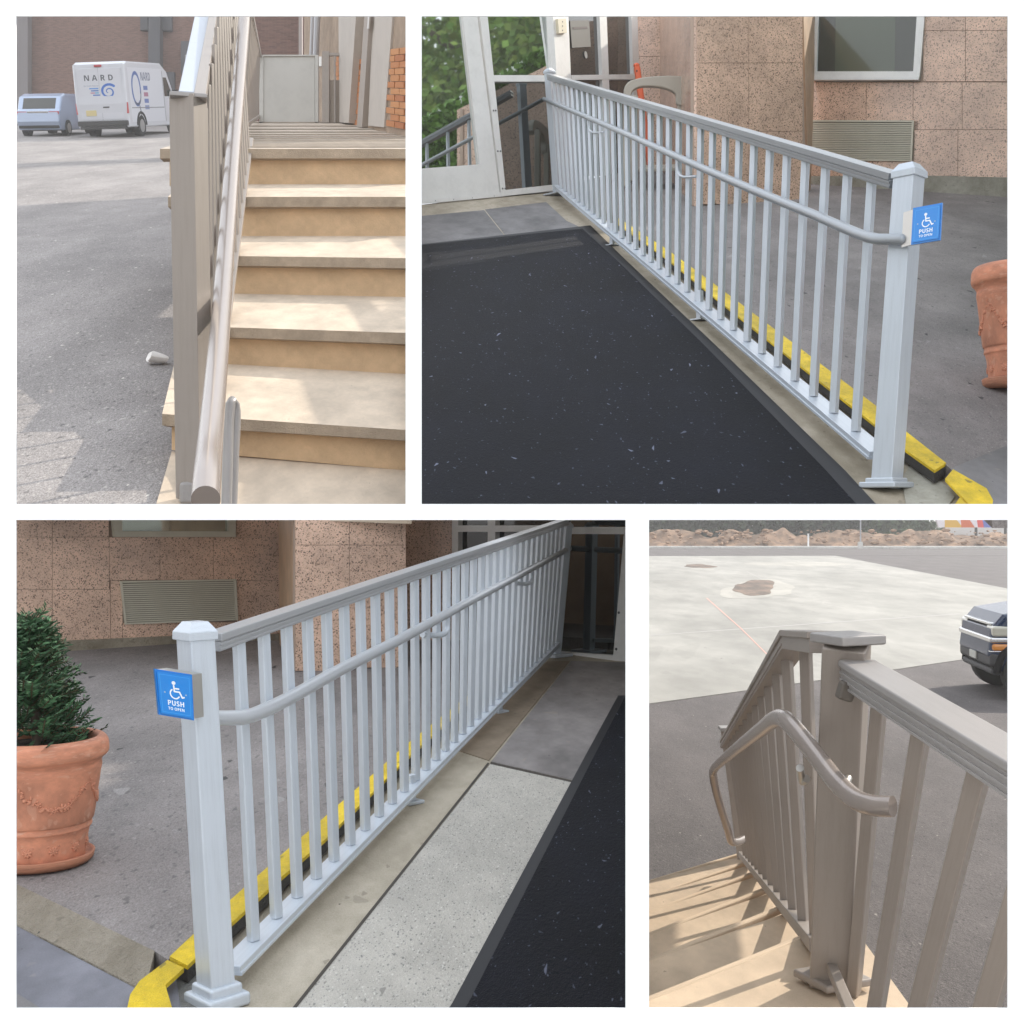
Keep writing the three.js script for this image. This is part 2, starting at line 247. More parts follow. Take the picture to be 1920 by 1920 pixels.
const signTex = canvasTex(512, 640, (c, w, h) => {
  c.fillStyle = '#0f86dc'; c.fillRect(0, 0, w, h);
  c.strokeStyle = '#3aa4ee'; c.lineWidth = 6; c.strokeRect(34, 34, w - 68, h - 68);
  c.fillStyle = c.strokeStyle = '#f2f7fb';
  c.beginPath(); c.arc(238, 140, 29, 0, 7); c.fill();
  c.lineCap = 'round'; c.lineJoin = 'round'; c.lineWidth = 24;
  c.beginPath(); c.moveTo(238, 180); c.lineTo(246, 268); c.lineTo(322, 268); c.lineTo(362, 350); c.lineTo(388, 340); c.stroke();
  c.beginPath(); c.moveTo(244, 222); c.lineTo(310, 222); c.stroke();
  c.lineWidth = 21; c.beginPath(); c.arc(252, 304, 72, -2.2, 0.55, true); c.stroke();
  c.textAlign = 'center'; c.font = 'bold 108px sans-serif'; c.fillText('PUSH', 256, 490); c.font = 'bold 62px sans-serif'; c.fillText('TO OPEN', 256, 562);
  c.fillStyle = '#9fb6c8'; for (const x of [92, 420]) { c.beginPath(); c.arc(x, 300, 13, 0, 7); c.fill(); }
});
const signMat = std({ map: signTex, roughness: 0.3, clearcoat: 0.6 }), signBlue = std({ color: rgb(0.004, 0.22, 0.68), roughness: 0.3, clearcoat: 0.6 });
function pushPlate(c, back, label) {                                                  // four corners of its face (top left first), and where its box goes
  const t = thing('push_plate', label, 'push plate', c[3].clone());
  const mid = c.reduce((a, b) => a.add(b), V(0, 0, 0)).multiplyScalar(0.25), n = V().crossVectors(c[1].clone().sub(c[0]), c[3].clone().sub(c[0])).normalize(); if (n.z < 0) n.negate();
  const inner = c.map(p => mix(p, mid, 0.09).addScaledVector(n, 0.006));
  part('plate', poly(c, n.clone().multiplyScalar(-0.012)), signBlue, t); part('face', poly(inner, n.clone().multiplyScalar(-0.005), { fit: true }), signMat, t);
  part('box', poly(c.map(p => mix(p, mid, 0.04).addScaledVector(n, -0.012)), back), M.steel, t);
}
function terracottaPot(c, R, H, label, name = 'terracotta_pot') {                     // c: centre of the foot
  const t = thing(name, label, 'flower pot', c);
  const pr = [[0, 0.03], [0.62, 0.03], [0.66, 0.05], [0.7, 0.2], [0.73, 0.27], [0.76, 0.29], [0.755, 0.33], [0.79, 0.36], [0.84, 0.55], [0.88, 0.7], [0.9, 0.76], [0.895, 0.8], [0.93, 0.83], [0.99, 0.86], [1, 0.91], [0.985, 0.96], [0.94, 0.99], [0.88, 1], [0.83, 0.985], [0.8, 0.94], [0.78, 0.86], [0, 0.86]].map(p => new THREE.Vector2(p[0] * R, p[1] * H));
  const body = new THREE.LatheGeometry(new THREE.SplineCurve(pr.slice(1, -1)).getPoints(90), 72); body.translate(c.x, c.y, c.z); part('body', body, M.clay, t);
  const so = new THREE.CylinderGeometry(R * 0.82, R * 0.82, 0.01, 40, 1); so.translate(c.x, c.y + H * 0.9, c.z); part('soil', so, M.soil, t);
  const sa = new THREE.LatheGeometry([[0, 0], [0.72, 0], [0.78, 0.03], [0.8, 0.075], [0.77, 0.085], [0.73, 0.05], [0, 0.045]].map(p => new THREE.Vector2(p[0] * R, p[1] * H)), 64); sa.translate(c.x, c.y, c.z); part('saucer', sa, std({ map: lens(T.clay, 0.5), color: rgb(0.8, 0.82, 0.8), roughness: 0.8 }), t);
  const rad = (y) => R * (0.79 + (y - 0.36) / 0.34 * 0.09), r = rng(77), on = (a, y, rr) => V(c.x + Math.sin(a) * rr, c.y + y * H, c.z + Math.cos(a) * rr);
  const petal = (a, y, rr, s, ang) => { const g = new THREE.SphereGeometry(s, 7, 5); g.scale(0.5, 1, 0.55); g.translate(0, s * 0.95, 0); g.rotateZ(ang); g.rotateY(a); const p = on(a, y, rr); g.translate(p.x, p.y, p.z); return g; };
  const flower = (a, y, rr, s, n) => { const L = [ball(on(a, y, rr), s * 0.5, 1, 1, 1, 7)]; for (let i = 0; i < n; i++) L.push(petal(a, y, rr, s * 0.72, i / n * 6.283 + 0.2)); return L; };
  const gar = []; for (let k = 0; k < 5; k++) { const a0 = k * 1.2566; for (let i = 0; i <= 22; i++) { const u = i / 22, a = a0 + u * 1.2566, y = 0.69 - 0.2 * (1 - (2 * u - 1) ** 2) + (r() - 0.5) * 0.025, s = R * (0.022 + 0.03 * (1 - (2 * u - 1) ** 2)) * (0.7 + 0.6 * r()); gar.push(...(r() < 0.45 ? flower(a, y, rad(y) + 0.001, s * 0.8, 5) : [0, 1, 2].map(j => petal(a, y + (r() - 0.5) * 0.03, rad(y) + 0.001, s * 0.9, r() * 6.3)))); } }
  part('garland', gar, M.clay, t);
  const ros = []; for (let k = 0; k < 12; k++) { const a = k * 0.5236 + 0.12, y = 0.155, rr = R * 0.69; ros.push(...flower(a, y, rr, R * 0.055, 8)); ros.push(petal(a + 0.14, y + 0.03, rr, R * 0.03, 1), petal(a - 0.14, y + 0.03, rr, R * 0.03, -1)); }
  part('rosettes', ros, M.clay, t);
  return t;
}
function leafGeo(list, wide = 0.34) {                                                              // list of [point, size, colour, direction]
  const pos = [], col = [], r = rng(list.length + 3);
  for (const [p, s, c, d] of list) { const a = d ? d.clone() : V(r() - 0.5, r() - 0.4, r() - 0.5).normalize(), b = V(r() - 0.5, r() - 0.5, r() - 0.5).cross(a).normalize().multiplyScalar(s * wide), e = a.clone().multiplyScalar(s), q = [p, p.clone().addScaledVector(a, s * 0.5).add(b), p.clone().add(e), p.clone().addScaledVector(a, s * 0.5).sub(b)];
    for (const i of [0, 1, 2, 0, 2, 3]) { pos.push(q[i].x, q[i].y, q[i].z); col.push(...c); } }
  const g = new THREE.BufferGeometry(); g.setAttribute('position', new THREE.Float32BufferAttribute(pos, 3)); g.setAttribute('color', new THREE.Float32BufferAttribute(col, 3)); g.computeVertexNormals(); return g;
}
const leafMat = std({ color: rgb(1, 1, 1), vertexColors: true, roughness: 0.75, side: THREE.DoubleSide });
function crownLeaves(c, rx, ry, rz, n, size, col, seed) {
  const r = rng(seed), L = [], cl = []; for (let i = 0; i < 26; i++) { const d = V(r() - 0.5, r() - 0.5, r() - 0.5).normalize().multiplyScalar(0.35 + 0.6 * r()); cl.push([V(c.x + d.x * rx, c.y + d.y * ry, c.z + d.z * rz), 0.22 + 0.2 * r()]); }
  for (let i = 0; i < n; i++) { const [q, k] = cl[(r() * cl.length) | 0], d = V(r() - 0.5, r() - 0.5, r() - 0.5).normalize().multiplyScalar(Math.cbrt(r())), v = 0.65 + 0.7 * r(); L.push([V(q.x + d.x * rx * k * 1.7, q.y + d.y * ry * k * 1.7, q.z + d.z * rz * k * 1.7), size * (0.7 + 0.6 * r()), [col[0] * v * (0.9 + 0.4 * r()), col[1] * v, col[2] * v]]); }
  return leafGeo(L);
}
function tree(base, h, rx, n, size, col, seed, label, group, mid = 0.66, half = 0.34, name = 'tree') {
  const t = thing(name, label, 'tree', base, group), r = rng(seed), top = V(base.x, base.y + h * 0.75, base.z), tr = [];
  const cyl = (a, b, r0, r1) => { const d = b.clone().sub(a), g = new THREE.CylinderGeometry(r1, r0, d.length(), 8, 1, true); g.translate(0, d.length() / 2, 0); g.applyQuaternion(new THREE.Quaternion().setFromUnitVectors(V(0, 1, 0), d.normalize())); g.translate(a.x, a.y, a.z); return g; };
  tr.push(cyl(base, top, h * 0.028, h * 0.008)); for (let i = 0; i < 7; i++) { const a = mix(base, top, 0.4 + 0.08 * i), an = i * 2.4; tr.push(cyl(a, V(a.x + Math.cos(an) * rx * 0.7, a.y + h * 0.14, a.z + Math.sin(an) * rx * 0.7), h * 0.011, h * 0.003)); }
  part('trunk', tr, M.bark, t); part('crown', crownLeaves(V(base.x, base.y + h * mid, base.z), rx, h * half, rx, n, size, col, seed + 1), leafMat, t); return t;
}
// ================= upper right: ramp with a black mat, its railing, the stone front =================
{
  const D = 1.35, at = (x, y, z) => atW(x, y, z * D), upright = (p, z0, q, z1) => uprightW(p, z0 * D, q, z1 * D), g2 = slope(4239 * D, 42), g2p = slope(4089 * D, 42);
  struct('ramp', poly([g2(780, 385), g2(1052, 352), g2(1230, 425), g2(1400, 575), g2(1560, 708), g2(1725, 838), g2(1815, 912), g2(1870, 953), g2(780, 953)], DOWN(0.05), { u: V(1, 0, 0) }), M.concrete, 'beige concrete ramp under the mat in the upper right view');
  const slabM = M.slate;
  const dn = DOWN(0.012), up = V(0, 0.002, 0);
  const S = (a) => a.map(([x, y]) => g2(x, y).add(up));
  const far = thing('paving', 'dark grey paving slabs between the entrance door and the black mat', 'paving slabs', g2(900, 420));
  part('slab', poly(S([[780, 406], [907.6, 394], [950, 447], [780, 466]]), dn, { u: V(1, 0, 0) }), slabM, far);
  part('slab', poly(S([[909, 393], [1024, 379], [1062, 414], [1100, 432], [952, 447]]), dn, { u: V(1, 0, 0) }), slabM, far);
  const mat = thing('door_mat', 'large black speckled rubber mat lying on the ramp in the upper right view', 'mat', g2(1000, 700));
  const E = [[1107, 424], [1172, 488], [1340, 648], [1585, 886], [1650, 957]], I = [[1092, 431], [1160, 494], [1318, 648], [1548, 886], [1612, 957]];
  part('rubber_sheet', poly([[778, 463], ...I, [778, 957]].map(([x, y]) => g2(x, y).add(V(0, 0.014, 0))), dn, { u: V(1, 0, 0) }), M.rubber, mat);
  part('border', poly([...E, ...I.slice().reverse(), [778, 463], [778, 461]].map(([x, y]) => g2(x, y).add(V(0, 0.01, 0))), dn, { u: V(1, 0, 0) }), M.rubberEdge, mat);
  // pavement beyond the kerb
  struct('pavement', poly([g2p(1045, 350), g2p(1175, 320), g2p(1312, 313), g2p(1530, 325), g2p(1905, 338), g2p(1905, 953), g2p(1860, 953), g2p(1779, 876), g2p(1643, 764), g2p(1489, 646), g2p(1340, 535), g2p(1160, 412)], DOWN(0.09), { u: V(1, 0, 0) }), M.pavement, 'grey pavement between the yellow kerb and the stone front, upper right view');
  struct('pavement', poly([g2p(1782, 880), g2p(1905, 830), g2p(1905, 953), g2p(1860, 953)].map(p => p.add(V(0, 0.004, 0))), DOWN(0.01), { u: V(1, 0, 0) }), M.slate, 'paler pavement slab at the corner by the yellow kerb');
  const kerb = thing('kerb', 'yellow painted kerb running behind the balusters of the upper right view', 'kerb', g2p(1489, 660));
  const K = [[1160, 410, 1160, 422], [1250, 468, 1250, 486], [1340, 534, 1340, 559], [1489, 646, 1489, 678], [1643, 763, 1640, 798], [1694, 807, 1693, 842], [1774, 870, 1752, 884]];
  for (let i = 0; i < K.length - 1; i++) { const a = K[i], b = K[i + 1]; part('kerb_stone', poly([g2p(a[0], a[1]), g2p(b[0], b[1]), g2p(b[2], b[3]), g2p(a[2], a[3])].map(p => p.add(V(0, 0.006, 0))), DOWN(0.014), { u: V(1, 0, 0) }), M.yellow, kerb); }
  part('kerb_side', poly([...K.map(q => g2p(q[0], q[1])), ...K.slice().reverse().map(q => g2p(q[2] - 0.6, q[3] - 0.4))].map(p => p.add(V(0, -0.01, 0))), DOWN(0.045), { u: V(1, 0, 0) }), M.kerbSide, kerb);
  const k2 = [[1787, 882], [1850, 918], [1862, 940], [1860, 953], [1822, 953], [1772, 900]];
  part('kerb_stone', poly(k2.map(([x, y]) => g2p(x, y).add(V(0, 0.006, 0))), DOWN(0.014), { u: V(1, 0, 0) }), M.yellow, kerb);
  part('kerb_stone', poly([[1800, 934], [1812, 946], [1812, 953], [1786, 953]].map(([x, y]) => g2p(x, y).add(V(0, 0.004, 0))), DOWN(0.014), { u: V(1, 0, 0) }), M.yellow, kerb);
  struct('concrete_patch', poly([g2(1712, 868), g2(1752, 892), g2(1790, 934), g2(1776, 953), g2(1700, 953), g2(1690, 900)].map(p => p.add(V(0, 0.008, 0))), DOWN(0.008), { u: V(1, 0, 0) }), std({ map: lens(T.concrete, 0.8), color: rgb(0.85, 0.93, 1.0), roughness: 0.9 }), 'bluish cement patch beside the near railing post');

  // ----- the stone front -----
  const dw = upright(790, 12.4, 1045, 13.35), ww = upright(1040, 13.3, 1192, 15), rw = upright(1190, 15, 1312, 15), pf = upright(1306, 11.85, 1505, 12.35), ps = upright(1505, 12.35, 1530, 13.6), sw = upright(1525, 13.5, 1890, 12.5);
  const TOP = 12;
  const on = (w, pts, off, depth) => poly(pts.map(([x, y]) => w(x, y, off)), w.n.clone().multiplyScalar(-depth), { u: w.u });
  const front = thing('stone_building', 'speckled pink granite building front behind the ramp of the upper right view', 'building', sw(1700, 360));
  for (const g of [on(pf, [[1306, TOP], [1505, TOP], [1515, 378], [1306, 392]], -0.03, 0.1), on(sw, [[1519, TOP], [1905, TOP], [1905, 372], [1519, 348]], -0.03, 0.2), on(rw, [[1188, TOP], [1312, TOP], [1312, 330], [1188, 330]], -0.03, 0.1)]) part('backing', g, M.joint, front);
  part('pillar_side', on(upright(1306, 11.86, 1240, 15), [[1241, TOP], [1306, TOP], [1306, 388], [1241, 330]], 0, 0.03), M.granite, front);
  part('pillar_side', on(ps, [[1506, TOP], [1531, TOP], [1520, 360], [1516, 374]], 0.0, 0.05), M.smooth, front);
  const panels = (w, xs, ys, m, name = 'granite_panel') => { for (let i = 0; i < xs.length - 1; i++) for (let j = 0; j < ys.length - 1; j++) { const [a, b] = [xs[i], xs[i + 1]], [c, d] = [ys[j], ys[j + 1]]; part(name, on(w, [[a + 0.35, c + 0.35], [b - 0.35, c + 0.35], [b - 0.35, d - 0.35], [a + 0.35, d - 0.35]], 0, 0.03), m, front); } };
  panels(pf, [1306.5, 1404, 1505], [TOP, 118, 246, 383], M.granite); panels(rw, [1188, 1312], [TOP, 106, 330], M.granite);
  // right wall, round the window and the vent
  for (const [a, b, c, d] of [[1500, 1529, TOP, 156], [1731, 1810, TOP, 57], [1810, 1905, TOP, 57], [1731, 1810, 57, 153], [1810, 1905, 57, 153], [1519, 1624, 154, 226], [1624, 1712, 154, 226], [1712, 1804, 154, 243], [1804, 1905, 154, 243], [1714, 1796, 243, 330], [1796, 1905, 243, 333], [1519, 1620, 302, 332], [1620, 1714, 302, 332], [1714, 1722, 226, 243]]) part('granite_panel', on(sw, [[a + 0.4, c + 0.4], [b - 0.4, c + 0.4], [b - 0.4, d - 0.4], [a + 0.4, d - 0.4]], 0, 0.03), M.granite, front);
  part('plinth', on(sw, [[1519, 331], [1734, 330], [1905, 334], [1905, 374], [1519, 350]], 0.03, 0.1), std({ map: lens(T.concrete, 1), color: rgb(1.05, 1.15, 1.25), roughness: 0.9, bumpMap: lens(bumpTex, 0.6), bumpScale: 0.02 }), front);
  const win = part('window', on(sw, [[1533, TOP], [1725, TOP], [1717, 137], [1530, 137]], 0.01, 0.01), M.screenGlass, front);
  part('blind', on(sw, [[1568, TOP], [1680, TOP], [1678, 136], [1566, 136]], 0.013, 0.004), std({ color: rgb(0.085, 0.1, 0.07), roughness: 0.15, clearcoat: 0.5 }), win);
  part('frame', [on(sw, [[1531, TOP], [1537, TOP], [1533, 138], [1527, 138]], 0.05, 0.06), on(sw, [[1722, TOP], [1737, TOP], [1727, 138], [1714, 138]], 0.05, 0.06), on(sw, [[1527, 136], [1727, 136], [1726, 146], [1527, 146]], 0.06, 0.07), on(sw, [[1526, 146.5], [1726, 146.5], [1725, 152.5], [1526, 152.5]], 0.075, 0.08)], M.frame, win);
  const vent = part('vent', on(sw, [[1524, 227], [1713, 228], [1709, 302], [1522, 300]], 0.0, 0.02), std({ color: rgb(0.2, 0.18, 0.13) }), front);
  part('frame', [on(sw, [[1522, 226], [1715, 227], [1714.6, 230], [1522, 229]], 0.03, 0.04), on(sw, [[1521, 298], [1711, 300], [1711, 303], [1521, 301]], 0.03, 0.04), on(sw, [[1711, 229.4], [1714.6, 229.4], [1711, 299.6], [1707.5, 299.6]], 0.032, 0.04)], M.louver, vent);
  for (let i = 0; i < 20; i++) { const y = 231 + i * 3.37, y1 = y + i * 0.03; part('slat', on(sw, [[1523, y], [1712 - i * 0.2, y1 + 0.6], [1712 - i * 0.2, y1 + 2.8], [1523, y + 2.2]], 0.024, 0.03), M.louver, vent); }
  // entrance: door, sidelight and windows
  const ent = thing('entrance', 'white framed glass entrance door with sidelights at the end of the ramp, upper right view', 'entrance', dw(920, 370));
  part('pane', on(dw, [[778, TOP], [863, TOP], [899, 309], [778, 319]], 0, 0.01), M.mirrorGlass, ent);
  const door = part('door', [on(dw, [[862, TOP], [889, TOP], [934, 368], [903, 371]], 0.04, 0.06), on(dw, [[778, 318], [899.5, 309], [906, 369.5], [778, 382]], 0.042, 0.06)], M.frame, ent);
  part('kick_strip', on(dw, [[778, 376], [935, 362.5], [935.5, 370], [778, 384.5]], 0.055, 0.02), M.frame, door);
  for (const [x, y] of [[812, 378], [846, 375.5], [881, 372.5], [922, 369]]) part('screw', ball(dw(x, y, 0.056), 0.006, 1, 1, 1, 6), M.groove, door);
  part('jamb', on(dw, [[893, TOP], [908, TOP], [944, 357], [945, 369], [936.5, 369.5]], 0.05, 0.08), M.frame, ent);
  for (const [x, y] of [[921, 209], [925, 209], [929, 285], [934, 285], [938, 355], [943, 355]]) part('hinge_screw', ball(dw(x, y, 0.052), 0.012, 1, 1, 1, 6), M.groove, ent);
  part('pane', on(dw, [[907, TOP], [1024, TOP], [1033, 143], [917, 143]], 0, 0.01), M.mirrorGlass, ent);
  part('pane', on(dw, [[920, 153], [1028, 153], [1041, 348], [942, 359]], 0, 0.01), M.darkGlass, ent);
  part('transom', on(dw, [[916, 142.5], [1030, 142.5], [1031, 154.5], [919, 154.5]], 0.045, 0.06), M.frame, ent);
  part('sill', on(dw, [[942, 357.5], [1043, 346.5], [1044, 358], [944, 368.5]], 0.047, 0.08), M.frame, ent);
  part('mullion', on(dw, [[1023.5, TOP], [1030, TOP], [1047, 347], [1038, 348]], 0.046, 0.08), M.frame, ent);
  part('corner_post', on(ww, [[1029, TOP], [1059, TOP], [1069, 260], [1045, 260]], 0.05, 0.1), M.frame, ent);
  part('switch_box', poly([[1035, 37.5], [1050.5, 37], [1052, 63.5], [1037, 64.5]].map(([x, y]) => ww(x, y, 0.09)), ww.n.clone().multiplyScalar(-0.04)), M.cream, ent);
  for (const y of [43, 51, 59]) part('screw', ball(ww(1043.5, y, 0.092), 0.008, 1, 1, 1, 6), M.groove, ent);
  for (const g of [on(ww, [[1057, TOP], [1120, TOP], [1127, 142], [1067, 142]], 0, 0.01), on(ww, [[1128, TOP], [1181, TOP], [1186, 142], [1136, 142]], 0, 0.01), on(ww, [[1067, 150], [1128, 150], [1134, 330], [1070, 330]], 0, 0.01), on(ww, [[1136, 150], [1187, 150], [1194, 330], [1140, 330]], 0, 0.01)]) part('pane', g, M.blackGlass, ent);
  for (const g of [on(ww, [[1117.5, TOP], [1131, TOP], [1143, 330], [1131, 330]], 0.05, 0.06), on(ww, [[1177.5, TOP], [1189, TOP], [1199, 330], [1187, 330]], 0.05, 0.06), on(ww, [[1066, 142], [1191, 140], [1191.5, 149.5], [1067, 151]], 0.053, 0.06)]) part('window_bar', g, M.frame, ent);
  part('notice', on(ww, [[1067, 39], [1103, 38], [1106, 88], [1071, 90]], 0.014, 0.004), std({ color: rgb(0.1, 0.095, 0.085), roughness: 0.6 }), ent);
  part('notice', on(ww, [[1072, 51], [1099, 50], [1099.5, 54], [1072.5, 55]], 0.018, 0.003), std({ color: rgb(0.05, 0.03, 0.03), roughness: 0.6 }), ent);
  part('sticker', disc(ww(1097, 103, 0.014), ww.n, 0.05), std({ color: rgb(0.16, 0.16, 0.16), roughness: 0.6 }), ent);

  // ----- railing -----
  const fw = upright(1685, 4.8, 1040, 12.9), hp = [[1019, 181], [1032, 187], [1100, 215], [1200, 257], [1340, 318], [1457, 367], [1550, 404], [1602, 426], [1645, 443], [1672, 449]].map(([x, y]) => fw(x, y, 0.07));
  hp.push(at(1692, 449, 4.78));
  rampFence({
    label: 'silver ramp railing with the push plate on its right end post, upper right view', base: g2(1662, 918), postBot: g2(1662, 915), postTop: at(1705, 322, 4.86), farBot: g2(1047, 367), farTop: at(1030, 134, 13), postW: 0.112,
    rt0: at(1684, 341, 4.92), rt1: at(1032, 145, 12.9), rb0: at(1650, 853, 4.95), rb1: at(1046, 350, 12.9), railW: 0.101, railH: 0.084, n: 32, balW: 0.04, hand: hp, handR: 0.0275, rail: M.rail, handM: M.hand, silver: M.silver,
    brackets: [[fw(1283, 300, 0.05), fw(1283, 322, 0.05), fw(1289, 331, 0.045), fw(1306, 331, 0)], [fw(1111, 222, 0.05), fw(1112, 240, 0.05), fw(1118, 248, 0.045), fw(1133, 247, 0)]],
    feet: [g2(1148, 461), g2(1312, 601)], footH: 0.23,
  });
  const c4 = [at(1712, 390, 4.72), at(1767, 380, 4.66), at(1763, 450, 4.66), at(1708, 459, 4.72)];
  pushPlate(c4, V(-0.032, 0, -0.07), 'blue push to open plate on the right end post, upper right view');
  const pc = g2p(1922, 728); terracottaPot(pc, 0.31, 0.74, 'terracotta pot of bare soil cut off by the right edge, upper right view');

  // ----- chair and orange post behind the balusters -----
  const zc = 12.9, C = (x, y, d = 0) => at(x, y, zc + d), chair = thing('garden_chair', 'beige plastic garden chair standing behind the railing by the windows', 'chair', C(1240, 350));
  const arm = new THREE.Shape(); { const q = [[1171, 178], [1173, 165], [1185, 155], [1215, 149], [1255, 147], [1290, 150], [1318, 158], [1322, 170], [1300, 165], [1288, 172], [1284, 196], [1270, 196], [1266, 176], [1240, 165], [1205, 163], [1186, 170], [1180, 182]].map(([x, y]) => C(x, y)); arm.moveTo(q[0].x, q[0].y); arm.splineThru(q.slice(1).map(p => new THREE.Vector2(p.x, p.y))); arm.closePath(); }
  part('backrest', new THREE.ExtrudeGeometry(arm, { depth: 0.06, bevelSize: 0.014, bevelThickness: 0.014, bevelSegments: 2, steps: 1 }).translate(0, 0, -zc * D), M.plastic, chair);
  for (const [x0, x1, d] of [[1277, 1280, 0], [1176, 1174, 0.05], [1190, 1186, 0.55], [1310, 1314, 0.4]]) part('leg', beam(C(x0, 180, d), C(x1, 352 - d * 20, d), 0.095, 0.08, { up: V(0, 0, 1), bevel: 0.014 }), M.plastic, chair);
  part('seat', beam(C(1240, 318, 0.1), C(1244, 312, 0.5), 0.6, 0.05, { bevel: 0.014 }), M.plastic, chair);
  const op = thing('marker_post', 'orange plastic marker post leaning against the window frame', 'marker post', C(1216, 300, 0.9));
  part('tube', beam(C(1194, 124, 0.9), C(1219, 312, 0.9), 0.088, 0.088, { up: V(0, 0, 1), bevel: 0.028 }), M.orange, op); part('top', ball(C(1193.5, 123, 0.9), 0.046, 1, 0.8, 1), M.orange, op); part('eyelet', ball(C(1194, 133, 0.86), 0.012, 1, 1, 0.4, 8), M.dark, op);
  { const rr = rng(321), L = []; for (let i = 0; i < 42000; i++) { const z = 9 + 10.5 * rr(), lo = CAM_Y - 2.2 + 0.367 * z, hi = CAM_Y - 2.1 + 0.653 * z, y = lo + (hi - lo) * rr(), x = 0.4 * z + 0.17 - 0.16 * rr(), f = y - lo < 1.6 && rr() < 0.16, v = 0.6 + 0.8 * rr(); L.push([V(x, y, -z), f ? 0.07 : 0.13, f ? (rr() < 0.5 ? [0.75, 0.3, 0.42] : [0.8, 0.78, 0.7]) : [0.13 * v, 0.25 * v, 0.05 * v]]); }
    const fb = thing('added_climbing_plant', 'added green climbing plant on the added side wall, seen only in the door glass', 'climbing plant', V(5.5, CAM_Y + 2.9, -14)); part('leaves', leafGeo(L, 0.55), leafMat, fb, true); }  // greenery added only for the door glass to mirror
  // added wall outside the frame, shaped to keep the sun off both ramp scenes
  const W = (z, y) => V(0.4 * z + 0.2, y, -z), wt = (z) => CAM_Y - 2.0 + 0.653 * z;
  struct('added_shade_wall', poly([W(3.7, CAM_Y + 0.9), W(6.0, CAM_Y + 0.9), W(6.3, CAM_Y + 0.25), W(19.5, CAM_Y + 4), W(19.5, wt(19.5)), W(9.4, CAM_Y + 4.1), W(7.8, CAM_Y + 3.8), W(3.7, CAM_Y + 2.6)], V(0.15, 0, 0)), M.white, 'added white wall out of view right of the ramp, shading the ramp scenes');
}
